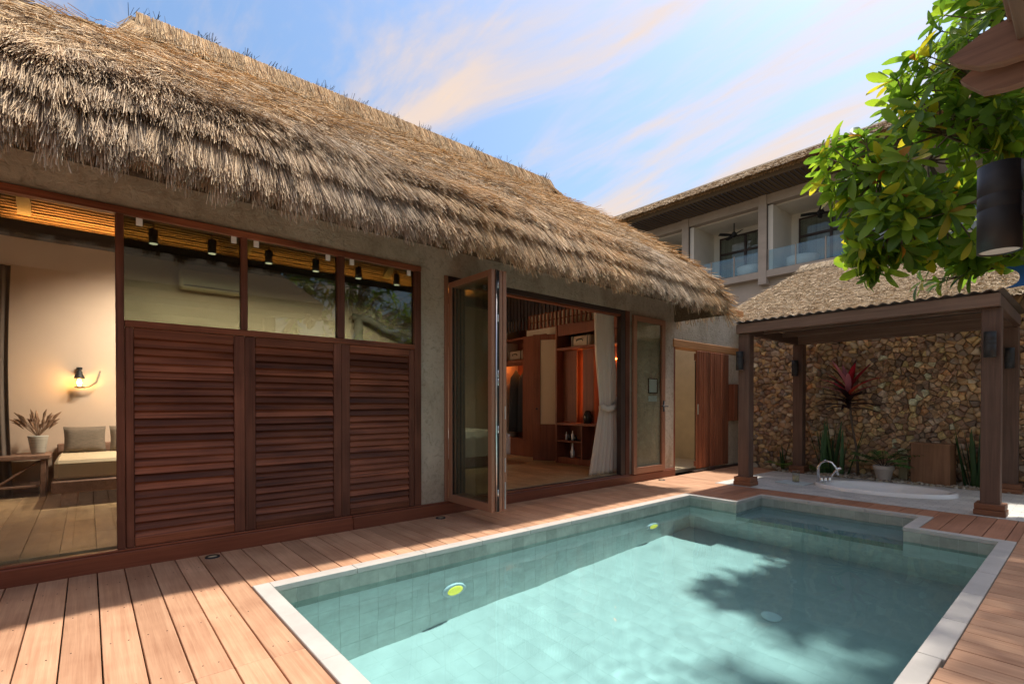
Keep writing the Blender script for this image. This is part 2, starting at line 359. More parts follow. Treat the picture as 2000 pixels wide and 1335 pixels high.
def copy_tree(o, parent=None, off=Vector((0, 0, 0))):
    c = o.copy(); COL.objects.link(c); c.parent = parent
    if parent is None: c.location = o.location + off
    for ch in [x for x in list(bpy.data.objects) if x.parent == o]: copy_tree(ch, c)
    return c
def receiver(o): o.cycles.is_caustics_receiver = True; return o

# ------------------------------------------------------------------ ground
def ring(name, X0, X1, Y0, Y1, x0, x1, y0, y1, z, mat):
    v = [(X0, Y0, z), (X1, Y0, z), (X1, Y1, z), (X0, Y1, z), (x0, y0, z), (x1, y0, z), (x1, y1, z), (x0, y1, z)]
    return mesh(name, v, [(0, 1, 5, 4), (1, 2, 6, 5), (2, 3, 7, 6), (3, 0, 4, 7)], mat)
tag(ring('ground', -600, 600, -600, 600, -3.9, 0.0, 0.5, 9.45, -0.16, 'ground_soil'), kind='structure')

# ------------------------------------------------------------------ pool
pool = tag(empty('swimming_pool'), kind='structure')
PX0, PX1, PY0, PY1 = -3.505, -0.565, 0.92, 6.055         # water edge (inner face of the wall)
AX0, AX1, AY1 = -2.885, -1.24, 6.755                     # seat alcove
FZ, WZ = -1.27, -0.132
sh = MB()
sh.box(PX0 - 0.3, PX1 + 0.3, PY0 - 0.3, AY1 + 0.3, FZ - 0.3, FZ - 0.0012)
sh.box(PX0 - 0.25, PX0 - 0.0025, PY0 - 0.25, PY1 + 0.2, FZ - 0.0025, -0.032)
sh.box(PX1 + 0.0025, PX1 + 0.25, PY0 - 0.25, PY1 + 0.2, FZ - 0.0025, -0.032)
sh.box(PX0 - 0.0025, PX1 + 0.0025, PY0 - 0.25, PY0 - 0.0025, FZ - 0.0025, -0.032)
sh.box(PX0 - 0.0025, AX0 - 0.0025, PY1 + 0.0025, AY1 + 0.0025, FZ - 0.0025, -0.032)
sh.box(AX1 + 0.0025, PX1 + 0.0025, PY1 + 0.0025, AY1 + 0.0025, FZ - 0.0025, -0.032)
sh.box(AX0 - 0.2, AX1 + 0.2, AY1 + 0.0025, AY1 + 0.25, FZ - 0.0025, -0.032)
SEATZ = -0.33
sh.box(AX0 - 0.0025, AX1 + 0.0025, PY1 + 0.0025, AY1 + 0.0025, FZ - 0.0025, SEATZ - 0.0025)
receiver(sh.build('pool_shell', 'grout', pool))
# wall tiles: top row stands clear of the water, three rows go down
TW = 0.1475
def wall_tiles(p0, p1, nrm, ztop, zbot, first):
    d = Vector(p1) - Vector(p0); n = max(1, round(d.length / TW)); w = d.length / n; d.normalize(); nv = Vector(nrm)
    rows = max(1, round((ztop - zbot) / 0.195)); h = (ztop - zbot) / rows
    for r in range(rows):
        z1 = ztop - r * h; z0 = z1 - h
        for i in range(n):
            a = Vector(p0) + d * (i * w + 0.0010); b = Vector(p0) + d * ((i + 1) * w - 0.0010)
            back = -nv * 0.0022
            q = [a, b]
            x0 = min(a.x, b.x, a.x + back.x, b.x + back.x); x1 = max(a.x, b.x, a.x + back.x, b.x + back.x)
            y0 = min(a.y, b.y, a.y + back.y, b.y + back.y); y1 = max(a.y, b.y, a.y + back.y, b.y + back.y)
            (top_tiles if r == 0 else low_tiles).append((x0, x1, y0, y1, z0 + 0.0010, z1 - 0.0010))
top_tiles, low_tiles = [], []
ZT = -0.034
wall_tiles((PX0, PY0), (PX0, PY1), (1, 0), ZT, FZ, 1)
wall_tiles((PX0, PY1), (AX0, PY1), (0, -1), ZT, FZ, 1)
wall_tiles((AX0, PY1), (AX0, AY1), (1, 0), ZT, SEATZ, 1)
wall_tiles((AX0, AY1), (AX1, AY1), (0, -1), ZT, SEATZ, 1)
wall_tiles((AX1, PY1), (AX1, AY1), (-1, 0), ZT, SEATZ, 1)
wall_tiles((AX1, PY1), (PX1, PY1), (0, -1), ZT, FZ, 1)
wall_tiles((AX0, PY1), (AX1, PY1), (0, -1), SEATZ, FZ, 1)
wall_tiles((PX1, PY0), (PX1, PY1), (-1, 0), ZT, FZ, 1)
wall_tiles((PX0, PY0), (PX1, PY0), (0, 1), ZT, FZ, 1)
vis = [t for t in top_tiles if not (t[2] < PY0 and t[3] < PY0 + 0.02) and not t[0] >= PX1 - 0.001]
hid = [t for t in top_tiles if t not in vis]
low_vis = sorted(low_tiles, key=lambda t: (-(t[5]), (t[0] + t[1]) ** 2 + (t[2] + t[3]) ** 2))
low_vis = [t for t in low_vis if not t[0] >= PX1 - 0.001 and not t[3] < PY0 + 0.02]
for t in vis: receiver(box('wall_tile', *t, 'pool_tile', pool, 0.0015))
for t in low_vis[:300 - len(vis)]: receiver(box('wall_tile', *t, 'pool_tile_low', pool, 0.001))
mb = MB(); keep = set(vis + low_vis[:300 - len(vis)])
for t in top_tiles + low_tiles:
    if t not in keep: mb.box(*t)
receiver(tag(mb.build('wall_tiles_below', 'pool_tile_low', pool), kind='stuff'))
# floor tiles
ft = []
nx, ny = 18, 31; wx = (PX1 - PX0) / nx; wy = (PY1 - PY0) / ny; jw = 0.0009
tv, tf = box_vf(-wx / 2 + jw, wx / 2 - jw, -wy / 2 + jw, wy / 2 - jw, -0.001, 0)
tile_me = bpy.data.meshes.new('floor_tile'); tile_me.from_pydata(tv, [], tf); tile_me.materials.append(MATS['pool_floor_tile'])
spots = sorted([(PX0 + (i + 0.5) * wx, PY0 + (j + 0.5) * wy) for i in range(nx) for j in range(ny)], key=lambda q: (q[0] + 1.9) ** 2 + (q[1] - 3.4) ** 2)
for q in spots[:300]: receiver(link('floor_tile', tile_me, None, pool, (*q, FZ)))
mb = MB()
for q in spots[300:]: mb.box(q[0] - wx / 2 + jw, q[0] + wx / 2 - jw, q[1] - wy / 2 + jw, q[1] + wy / 2 - jw, FZ - 0.001, FZ)
receiver(tag(mb.build('floor_tiles_outer', 'pool_floor_tile', pool), kind='stuff'))
mb = MB(); n1 = 8; n2 = 3
for i in range(n1):
    for j in range(n2):
        w1 = (AX1 - AX0) / n1; w2 = (AY1 - PY1) / n2
        receiver(box('seat_tile', AX0 + i * w1 + 0.002, AX0 + (i + 1) * w1 - 0.002, PY1 + j * w2 + 0.002, PY1 + (j + 1) * w2 - 0.002, SEATZ - 0.002, SEATZ, 'pool_floor_tile', pool))
# coping stones
def coping(x0, x1, y0, y1, along, ln=0.6):
    a0, a1 = (x0, x1) if along == 'x' else (y0, y1); n = max(1, round((a1 - a0) / ln)); w = (a1 - a0) / n
    for i in range(n):
        s, e = a0 + i * w + 0.0012, a0 + (i + 1) * w - 0.0012
        if along == 'x': box('coping_stone', s, e, y0, y1, -0.032, 0.006, 'white_stone', pool, 0.003)
        else: box('coping_stone', x0, x1, s, e, -0.032, 0.006, 'white_stone', pool, 0.003)
CW = 0.102
coping(PX0 - CW, PX0 + 0.004, PY0, PY1, 'y')
coping(PX0 - CW, PX1 + CW, PY0 - CW, PY0 - 0.0, 'x')
coping(PX0 - CW, AX0 - CW * 0.35, PY1 - 0.004, PY1 + CW * 0.82, 'x')
coping(AX0 - CW * 0.35, AX0 + 0.004, PY1 - 0.004, AY1, 'y')
coping(AX0 - CW * 0.35, AX1 + CW, AY1 - 0.004, AY1 + CW * 0.82, 'x')
coping(AX1 - 0.004, AX1 + CW, PY1 + CW * 0.9, AY1 - 0.006, 'y')
coping(AX1 - 0.004, PX1 + CW, PY1 - 0.004, PY1 + CW * 0.88, 'x')
coping(PX1 - 0.004, PX1 + CW, 3.05, PY1 - 0.006, 'y')
coping(PX1 - 0.004, PX1 + CW - 0.012, PY0 + 0.002, 3.048, 'y')
# water sheet with small ripples
nxw, nyw = 190, 360
xs = np.linspace(PX0 - 0.006, PX1 + 0.006, nxw); ys = np.linspace(PY0 - 0.006, AY1 + 0.006, nyw)
Xg, Yg = np.meshgrid(xs, ys, indexing='ij'); Zg = np.zeros_like(Xg)
for i in range(30):
    k = rng.uniform(6, 22); a = rng.uniform(0, 2 * math.pi)
    Zg += 0.0085 / k ** 1.5 * np.sin(k * (Xg * math.cos(a) + Yg * math.sin(a)) + rng.uniform(0, 6.3))
Zp = np.zeros_like(Xg)                                # a livelier patch over the floor inlets
for i in range(26):
    k = rng.uniform(26, 60); a = rng.uniform(0, 2 * math.pi); Zp += 0.017 / k ** 1.5 * np.sin(k * (Xg * math.cos(a) + Yg * math.sin(a)) + rng.uniform(0, 6.3))
Zg += Zp * (0.12 + np.exp(-((Xg + 1.85) / 0.6) ** 2 - ((Yg - 3.0) / 0.9) ** 2))
Vw = np.stack([Xg, Yg, Zg + WZ], -1).reshape(-1, 3)
ii, jj = np.meshgrid(np.arange(nxw - 1), np.arange(nyw - 1), indexing='ij')
cxm = (xs[ii] + xs[ii + 1]) / 2; cym = (ys[jj] + ys[jj + 1]) / 2
ok = (cym < PY1 + 0.004) | ((cxm > AX0 - 0.004) & (cxm < AX1 + 0.004))
ii, jj = ii[ok], jj[ok]; q0 = ii * nyw + jj; q1 = q0 + nyw
Fw = np.concatenate([np.stack([q0, q1, q1 + 1], -1), np.stack([q0, q1 + 1, q0 + 1], -1)])
water = np_mesh('water', Vw, Fw, 'pool_water', None, None, True); water.cycles.is_caustics_caster = True
tag(water, kind='structure')
# underwater lamps and floor fittings
for lab, y, z in (('round yellow pool lamp on the side wall nearest the camera', 2.33, -0.73), ('round yellow pool lamp on the side wall near the far corner', 5.20, -0.70)):
    t = thing('pool_lamp', lab, 'pool lamp', 'underwater lamps on the pool wall')
    def disc(prof, mat, nm, par):
        v, f = lathe(prof, 28); v = [(PX0 + 0.001 + p[2] * 0.5, y + p[0], z + p[1]) for p in v]; return receiver(mesh(nm, v, [q[::-1] for q in f], mat, par, True))
    disc([(0.115, 0), (0.112, 0.03), (0.10, 0.042), (0.078, 0.046)], 'white_sheet', 'rim', t)
    disc([(0.077, 0.03), (0.077, 0.047), (0.05, 0.056), (0.01, 0.06)], 'pool_lamp_glow', 'lens', t)
for lab, x, y in (('round white inlet on the pool floor nearer the camera', -1.3, 3.35), ('round white inlet on the pool floor farther from the camera', -1.75, 4.3)):
    v, f = lathe([(0.075, 0), (0.075, 0.008), (0.05, 0.014), (0.03, 0.012)], 24, (x, y, FZ + 0.001)); receiver(tag(mesh('floor_inlet', v, f, 'porcelain', None, True), lab, 'pool inlet', 'inlets on the pool floor'))

# ------------------------------------------------------------------ deck
deck = tag(empty('timber_deck'), kind='structure')
PITCH, GAP = 0.1536, 0.0065
def board(x0, x1, y0, y1, mat): box('deck_board', x0, x1, y0, y1, -0.026, 0.0 + random.uniform(-0.0008, 0.0008), mat, deck, 0.0025)
k0 = -16
for k in range(k0, 66):
    y0 = -0.4176 + PITCH * k + GAP / 2; y1 = y0 + PITCH - GAP
    x0 = -4.615
    if y1 < PY0 - CW + 0.03:                          # in front of the pool: long boards, butt joints
        y1 = min(y1, PY0 - CW - 0.004)
        j = [-2.55, -1.55, -3.3][(k // 2) % 3] + 0.02 * (k % 3)
        if k in (4, 5, 6): j = -2.55
        board(x0, j - 0.0012, y0, y1, 'deck_x'); board(j + 0.0012, 1.6, y0, y1, 'deck_x')
    elif y0 > 7.28:
        board(x0, -3.805, y0, min(y1, 9.98), 'deck_x')
        if y1 > 9.9: break
    else:
        if y0 < PY0 - CW:
            board(x0, PX0 - CW - 0.004, y0, y1, 'deck_x')
            if PY0 - CW - y0 > 0.02: board(PX0 - CW, 1.6, y0, PY0 - CW - 0.004, 'deck_x')
        else: board(x0, PX0 - CW - 0.004, y0, y1, 'deck_x')
k = 0
while True:                                           # right of the pool
    y0 = 0.83 + 0.1425 * k; y1 = y0 + 0.1365; k += 1
    if y0 > 7.15: break
    xl = PX1 + CW + (0.004 if y1 > 3.05 else -0.008)
    board(xl, 1.6, y0, min(y1, 7.275), 'deck_x')
def yfar(c): return PY1 + CW * 0.82 + 0.004 if c < AX0 - CW * 0.35 else (AY1 + CW * 0.82 + 0.004 if c < AX1 + CW else PY1 + CW * 0.88 + 0.004)
x = PX0 - CW
while x < PX1 + CW - 0.02:                            # short boards between pool and bath terrace, running the other way
    x1 = min(x + PITCH - GAP, PX1 + CW + 0.001); cut = [q for q in (AX0 - CW * 0.35, AX1 + CW + 0.003) if x < q < x1]
    if cut:
        for a, b in ((x, cut[0]), (cut[0], x1)): board(a, b, yfar((a + b) / 2), 7.275, 'deck_y')
    else: board(x, x1, yfar((x + x1) / 2), 7.275, 'deck_y')
    x += PITCH
sd_ = MB()
for k in range(k0, 9):
    yb = -0.4176 + PITCH * k + PITCH / 2
    for xs0 in (-4.28, -3.72, -3.2, -2.66, -2.1, -1.5, -0.9):
        for dy in (-0.035, 0.035):
            if random.random() < 0.8 and yb < 0.75: sd_.add(*lathe([(0.0035, 0.0), (0.0035, 0.0012)], 8, (xs0 + random.uniform(-0.012, 0.012), yb + dy + random.uniform(-0.006, 0.006), 0.0)))
tag(sd_.build('screw_heads', 'dark_gap', deck), kind='stuff')
jo = MB()
for xj in np.arange(-4.5, 1.6, 0.45):
    if PX0 - 0.3 < xj < PX1 + 0.3: jo.box(xj, xj + 0.05, -3.0, PY0 - 0.3, -0.12, -0.028)
    else: jo.box(xj, xj + 0.05, -3.0, 7.2, -0.12, -0.028)
jo.build('joist', 'dark_gap', deck)
for lab, (x, y) in (('small round recessed uplight in the deck in front of the first louvre panel', (-4.51, 0.739)), ('small round recessed uplight in the deck beside the folded glass doors', (-4.50, 2.83)), ('small round recessed uplight in the deck in front of the glass door leaf', (-4.49, 6.92))):
    t = thing('deck_uplight', lab, 'deck light', 'uplights sunk in the deck along the house')
    v, f = lathe([(0.052, -0.03), (0.052, 0.006), (0.046, 0.010), (0.036, 0.009)], 24, (x, y, 0.0), True, False); mesh('ring', v, f, 'black_metal', t, True)
    v, f = lathe([(0.036, -0.01), (0.036, 0.004), (0.02, 0.0075), (0.004, 0.008)], 20, (x, y, 0.0)); mesh('lens', v, f, 'candle_wax', t, True)

# ------------------------------------------------------------------ villa
villa = thing('villa', 'long single-storey villa with thatched roof, louvred panels and glass doors beside the pool', 'house')
FX = -4.66
# cement wall: pieces between the openings (front face X = FX)
def wallbox(y0, y1, z0, z1, name='wall', mat='cement_render', x0=FX - 0.2, x1=FX): return box(name, x0, x1, y0, y1, z0, z1, mat, villa, 0.004)
wallbox(-3.0, 2.684, 2.648, 3.45)
wallbox(2.684, 2.98, 0.0, 3.45)
wallbox(2.98, 6.30, 2.615, 3.45)
wallbox(6.30, 7.53, 0.0, 3.45)
wallbox(7.532, 9.9, 2.302, 2.93)
wallbox(9.395, 10.0, 0.0, 2.30)
wallbox(-3.0, -2.2, 0.0, 2.646)
box('top_plate', FX - 0.22, FX + 0.03, 7.56, 10.0, 2.934, 3.05, 'lintel_wood', villa, 0.006)
for i, (a, b) in enumerate(((-3.0, 1.93), (1.932, 7.53))):
    box('plinth', FX - 0.05, -4.62, a, b, -0.12, 0.118, 'plinth_wood', villa, 0.008)
    box('plinth_sill', FX - 0.05, -4.632, a, b, 0.120, 0.135, 'plinth_wood', villa, 0.004)
# window wall frame
wf = empty('window_frame'); wf.parent = villa
def fr(y0, y1, z0, z1, x1=FX + 0.022, mat='mahogany_z', nm='frame_bar'): return box(nm, FX - 0.05, x1, y0, y1, z0, z1, mat, wf, 0.004)
fr(-2.2, 2.682, 2.592, 2.646, mat='mahogany_y')
fr(0.157, 0.207, 0.137, 2.590); fr(2.604, 2.682, 0.137, 2.590)
fr(0.978, 1.028, 1.822, 2.590); fr(1.792, 1.860, 1.822, 2.590)
fr(0.209, 2.602, 1.772, 1.820, FX + 0.03, 'mahogany_y', 'sill_rail')
fr(-2.2, -2.14, 0.137, 2.59)
box('pane', FX - 0.02, FX - 0.012, -2.14, 0.157, 0.137, 2.592, 'clear_glass', villa)
for (a, b) in ((0.207, 0.978), (1.028, 1.792), (1.860, 2.604)):
    box('pane', FX - 0.02, FX - 0.012, a, b, 1.82, 2.592, 'film_glass', villa)
for (yc) in (0.30, 0.93, 1.10, 1.71, 1.94, 2.55):
    box('glazing_clip', FX - 0.011, FX + 0.003, yc - 0.02, yc + 0.02, 2.535, 2.590, 'porcelain', villa, 0.002)
# louvre panels
slat_pitch = 0.0598
for (a, b, sa, sb) in ((0.209, 1.004, 0.262, 0.924), (1.006, 1.828, 1.088, 1.755), (1.830, 2.602, 1.913, 2.545)):
    lp = empty('louvre_panel'); lp.parent = villa
    box('stile', FX - 0.03, FX + 0.012, a, sa - 0.002, 0.137, 1.770, 'mahogany_z', lp, 0.004)
    box('stile', FX - 0.03, FX + 0.012, sb + 0.002, b, 0.137, 1.770, 'mahogany_z', lp, 0.004)
    box('rail', FX - 0.03, FX + 0.010, sa, sb, 1.695, 1.770, 'mahogany_y', lp, 0.004)
    box('rail', FX - 0.03, FX + 0.010, sa, sb, 0.137, 0.205, 'mahogany_y', lp, 0.004)
    box('backing', FX - 0.06, FX - 0.045, sa - 0.03, sb + 0.03, 0.16, 1.74, 'dark_gap', lp)
    n = 25; pz = (1.695 - 0.205) / n
    for i in range(n):
        z = 0.205 + (i + 0.5) * pz; a_ = R_(26 + random.uniform(-3, 5)); hh = 0.037; th = 0.0045
        ux, uz = math.sin(a_), math.cos(a_); nxv, nzv = math.cos(a_), -math.sin(a_)
        # lower edge of each slat tips outwards
        cxs = FX - 0.012
        pts = [(cxs + s * ux * -hh + t_ * nxv * th, z + s * uz * hh - t_ * nzv * th * -1) for s, t_ in ((-1, -1), (-1, 1), (1, 1), (1, -1))]
        dv = random.uniform(-0.0015, 0.0015)
        v = [(p[0], yv, p[1] + (dv if yv > sa + 0.1 else -dv)) for yv in (sa + 0.001, sb - 0.001) for p in pts]
        mesh('slat', v, [(0, 1, 2, 3), (7, 6, 5, 4), (0, 4, 5, 1), (1, 5, 6, 2), (2, 6, 7, 3), (3, 7, 4, 0)], 'mahogany_y', lp)
# big opening frame
of = empty('door_opening_frame'); of.parent = villa
box('head', FX - 0.07, FX + 0.004, 3.03, 6.10, 2.548, 2.613, 'dark_frame', of, 0.004)
box('head_trim', FX - 0.075, FX - 0.005, 3.03, 6.10, 2.520, 2.546, 'mahogany_y', of, 0.003)
box('jamb', FX - 0.08, FX + 0.01, 2.982, 3.028, 0.137, 2.612, 'gold_anodised', of, 0.003)
box('jamb', FX - 0.08, FX + 0.004, 6.10, 6.20, 0.137, 2.612, 'dark_frame', of, 0.003)
box('jamb_trim', FX - 0.08, FX + 0.012, 6.202, 6.30, 0.12, 2.612, 'mahogany_z', of, 0.003)
box('threshold', FX - 0.14, FX - 0.052, 3.03, 6.10, 0.02, 0.142, 'dark_frame', of, 0.003)
# folded glass doors: four leaves standing off the wall
def leaf_perp(yc, x0, x1, z0, z1, th, nm='folding_door'):
    d = empty(nm); d.parent = villa; w = 0.062
    y0, y1 = yc - th / 2, yc + th / 2
    box('stile', x0, x0 + w, y0, y1, z0, z1, 'gold_anodised', d, 0.003); box('stile', x1 - w, x1, y0, y1, z0, z1, 'gold_anodised', d, 0.003)
    box('rail', x0 + w + 0.0005, x1 - w - 0.0005, y0, y1, z1 - w, z1, 'gold_anodised', d, 0.003); box('rail', x0 + w + 0.0005, x1 - w - 0.0005, y0, y1, z0, z0 + 0.085, 'gold_anodised', d, 0.003)
    box('gasket', x0 + w, x0 + w + 0.006, y0 + 0.012, y1 - 0.012, z0 + 0.085, z1 - w, 'dark_gap', d)
    box('pane', x0 + w, x1 - w, yc - 0.004, yc + 0.004, z0 + 0.085, z1 - w, 'grey_glass', d)
    return d
leaves = []
for i, yc in enumerate((3.045, 3.093, 3.141, 3.189)):
    leaves.append(leaf_perp(yc, -4.645, -3.872 + (0.0, 0.006, 0.0, 0.006)[i], 0.132, 2.53, 0.042))
d0 = leaves[1]
v, f = box_vf(-3.8655, -3.8625, 3.074, 3.112, 0.135, 2.52); mesh('edge_channel', v, f, 'dark_gap', d0)
v, f = tube([(-3.862, 3.075, 0.14), (-3.862, 3.075, 2.52)], 0.0085, 10); mesh('lock_rod', v, f, 'steel', d0, True)
for z in (0.32, 0.95, 1.42, 1.5, 2.05, 2.38):
    box('hinge', -3.866, -3.85, 3.083, 3.104, z - 0.055, z + 0.055, 'black_metal', leaves[1], 0.003)
    v, f = tube([(-3.855, 3.09, z - 0.035), (-3.855, 3.09, z + 0.035)], 0.007, 8); mesh('hinge_pin', v, f, 'steel', leaves[1], True)
d3 = leaves[3]
for z0, z1 in ((0.15, 0.42), (0.52, 0.66), (1.05, 1.18)): box('strike_plate', -3.8655, -3.862, 3.183, 3.195, z0, z1, 'steel', d3)
# open leaf lying back against the wall
dr = empty('glass_door'); dr.parent = villa
x0, x1 = FX + 0.018, FX + 0.062; y0, y1, z0, z1 = 6.335, 7.185, 0.128, 2.56; w = 0.082
box('stile', x0, x1, y0, y0 + w, z0, z1, 'gold_anodised', dr, 0.003); box('stile', x0, x1, y1 - w * 1.1, y1, z0, z1, 'gold_anodised', dr, 0.003)
box('rail', x0, x1, y0 + w + 0.0005, y1 - w * 1.1 - 0.0005, z1 - w, z1, 'gold_anodised', dr, 0.003); box('rail', x0, x1, y0 + w + 0.0005, y1 - w * 1.1 - 0.0005, z0, z0 + 0.1, 'gold_anodised', dr, 0.003)
box('pane', FX + 0.036, FX + 0.042, y0 + w, y1 - w * 1.1, z0 + 0.1, z1 - w, 'grey_glass', dr)
hd = MB(); hd.box(x1, x1 + 0.012, 7.115, 7.15, 1.08, 1.26, ch=0.004); hd.add(*tube([(x1 + 0.01, 7.132, 1.17), (x1 + 0.05, 7.132, 1.17), (x1 + 0.055, 7.0, 1.172)], 0.009, 8)); hd.add(*tube([(x1 + 0.01, 7.132, 1.17), (x1 + 0.05, 7.132, 1.17), (x1 + 0.055, 7.18, 1.168)], 0.008, 8)); hd.build('handle', 'black_metal', dr, True)
ns = thing('wall_notice', 'small dark framed white notice on the cement wall behind the glass door', 'notice')
for (a, b, c, e) in ((6.79, 7.04, 1.60, 1.615), (6.79, 7.04, 1.375, 1.39), (6.79, 6.805, 1.39, 1.60), (7.025, 7.04, 1.39, 1.60)): box('frame_bar', FX, FX + 0.012, a, b, c, e, 'dark_frame', ns)
box('sheet', FX + 0.001, FX + 0.006, 6.805, 7.025, 1.39, 1.60, 'paper', ns)
tag(box('notice_card', FX, FX + 0.006, 6.80, 7.03, 1.245, 1.335, 'paper'), 'small white card on the wall below the framed notice', 'notice')
# shower room opening and sliding slatted door
box('lintel', FX - 0.20, FX + 0.02, 7.50, 10.0, 2.165, 2.300, 'lintel_wood', villa, 0.008)
box('door_post', FX - 0.12, FX - 0.005, 7.533, 7.585, 0.02, 2.163, 'cabinet_wood', villa, 0.003)
sdr = empty('sliding_door'); sdr.parent = villa
n = 15; w = (9.39 - 8.22) / n
for i in range(n):
    d = random.uniform(0, 0.006)
    box('slat', FX + 0.004, FX + 0.03 + d, 8.22 + i * w + 0.004, 8.22 + (i + 1) * w - 0.004, 0.06, 2.15, 'shower_door_wood', sdr, 0.004)
box('rail', FX - 0.025, FX + 0.003, 8.22, 9.39, 0.10, 0.19, 'cabinet_wood', sdr); box('rail', FX - 0.025, FX + 0.003, 8.22, 9.39, 1.98, 2.1, 'cabinet_wood', sdr)
box('backing', FX - 0.012, FX + 0.002, 8.225, 9.385, 0.20, 1.97, 'dark_gap', sdr)
box('pull', FX + 0.036, FX + 0.05, 8.235, 8.255, 1.02, 1.20, 'steel', sdr, 0.003)
box('track', FX - 0.05, FX + 0.06, 8.1, 9.8, 0.002, 0.035, 'dark_frame', sdr, 0.003)
box('track_stop', FX + 0.06, FX + 0.10, 8.55, 8.75, 0.002, 0.07, 'dark_frame', sdr, 0.006)
sr = MB(); sr.box(-6.4, FX - 0.2, 7.0, 9.9, -0.02, 0.03); sr.build('shower_floor', 'bathroom_tile', villa)
box('shower_wall', -6.5, -6.4, 7.0, 9.9, 0.0, 2.9, 'bathroom_tile', villa); box('shower_wall', -6.4, FX - 0.2, 9.8, 9.9, 0.0, 2.9, 'bathroom_tile', villa)
box('shower_wall', -6.4, FX - 0.2, 7.0, 7.05, 0.0, 2.9, 'bathroom_tile', villa)
box('inner_post', -5.55, -5.45, 8.2, 8.3, 0.04, 2.5, 'dark_frame', villa)
sh_t = thing('rain_shower', 'dark metal shower head on a bent pipe inside the shower room', 'shower')
v, f = tube([(-5.0, 9.8, 2.10), (-5.0, 9.3, 2.12), (-5.0, 9.2, 2.10), (-5.0, 9.17, 2.03)], 0.012, 8); mesh('pipe', v, f, 'black_metal', sh_t, True)
v, f = lathe([(0.02, 0.05), (0.06, 0.02), (0.10, 0.0)], 20, (-5.0, 9.17, 1.97)); mesh('head', v, f, 'black_metal', sh_t, True)
dk = thing('towel_cabinet', 'dark open box with a reddish wooden side on the wall beyond the slatted door', 'cabinet')
box('side', FX, FX + 0.13, 9.40, 9.55, 0.885, 1.585, 'shower_door_wood', dk, 0.004); box('door', FX, FX + 0.12, 9.552, 9.78, 0.885, 1.585, 'black_metal', dk, 0.004)

# --- interior of the villa
fl = empty('interior_floor'); fl.parent = villa
box('subfloor', -8.3, -4.71, -2.6, 6.75, 0.0, 0.128, 'dark_gap', fl)
nrow = 16; pw = 3.56 / 16
for i in range(46):
    y = -2.6 + i * 0.2033; off = (0, 0.55, 0.25, 0.8)[i % 4]; x = -8.28 - off
    while x < -4.73:
        xa, xb = max(x, -8.28), min(x + 1.15, -4.73); x += 1.15
        if xb - xa > 0.05: box('floor_plank', xa + 0.0012, xb - 0.0012, y + 0.0012, y + 0.2021, 0.129, 0.149, 'plank_floor', fl, 0.0015)
box('back_wall', -8.5, -8.3, -2.8, 7.4, 0.0, 3.36, 'plaster_interior', villa)
box('side_wall', -8.3, FX - 0.2, -2.8, -2.6, 0.0, 3.4, 'plaster_interior', villa)
box('wall_beam', -8.298, -8.13, -2.58, 6.74, 3.17, 3.335, 'cove_dark', villa, 0.004)
# sloped ceiling of reeds
cl_ = MB(); cl_.add([(-8.5, -2.8, 3.40), (-8.5, 7.0, 3.40), (-6.5, 7.0, 4.75), (-6.5, -2.8, 4.75), (FX - 0.02, 7.0, 3.40), (FX - 0.02, -2.8, 3.40)], [(0, 1, 2, 3), (3, 2, 4, 5)]); cl_.build('ceiling', 'dark_gap', villa)
cr = empty('ceiling_reeds'); cr.parent = villa
rm = MB()
for i in range(54):
    t_ = i / 54; x = -8.46 + 1.92 * t_; z = 3.427 + 1.296 * t_
    rm.add(*tube([(x, -2.6, z - 0.03), (x, 2.0, z - 0.03 + random.uniform(-0.006, 0.006)), (x, 6.7, z - 0.03)], 0.016, 5))
tag(rm.build('reeds', 'reed', cr), kind='stuff')
for y in (-0.62, 1.75, 4.0, 6.0): 
    v = [(-8.25, y, 3.44), (-8.25, y + 0.12, 3.44), (-6.5, y + 0.12, 4.60), (-6.5, y, 4.60), (-8.25, y, 3.54), (-8.25, y + 0.12, 3.54), (-6.5, y + 0.12, 4.72), (-6.5, y, 4.72)]
    mesh('rafter', v, [(0, 1, 2, 3), (4, 7, 6, 5), (0, 4, 5, 1), (2, 6, 7, 3), (0, 3, 7, 4), (1, 5, 6, 2)], 'cove_dark', villa)
for lab, a, b in (('warm glowing strip light along the ceiling edge of the sitting area', -0.7, 1.5), ('warm glowing strip light along the ceiling edge behind the middle and right upper panes', 1.7, 5.95)):
    tag(box('strip_light', -8.275, -8.235, a, b, 3.337, 3.349, 'led_warm'), lab, 'strip light')
for i, y in enumerate((0.58, 1.16, 1.80, 2.40, 3.01, 3.62)):
    nth = ('first', 'second', 'third', 'fourth', 'fifth', 'sixth')[i]
    t = thing('track_spotlight', f'dark cylinder ceiling spotlight seen through the upper panes, {nth} from the left', 'spotlight', 'ceiling spotlights behind the upper panes')
    X, Z = -7.0, 3.03
    v, f = lathe([(0.045, 0), (0.045, 0.16), (0.02, 0.165)], 16, (X, y, Z)); mesh('body', v, f, 'spot_grey', t, True)
    v, f = lathe([(0.04, -0.006), (0.04, 0.01)], 16, (X, y, Z)); mesh('lens', v, f, 'lamp_end', t)
    v, f = tube([(X, y, Z + 0.16), (X, y, 4.3)], 0.008, 6); mesh('stem', v, f, 'black_metal', t)
    ld = bpy.data.lights.new('spot_bulb', 'SPOT'); ld.energy = 72; ld.color = (1, 0.84, 0.68); ld.spot_size = R_(120); ld.spot_blend = 0.8; ld.shadow_soft_size = 0.04
    lo = bpy.data.objects.new('spot_bulb', ld); COL.objects.link(lo); lo.location = (X, y, Z - 0.02); lo.rotation_euler = (0, R_(30), 0); lo.parent = t
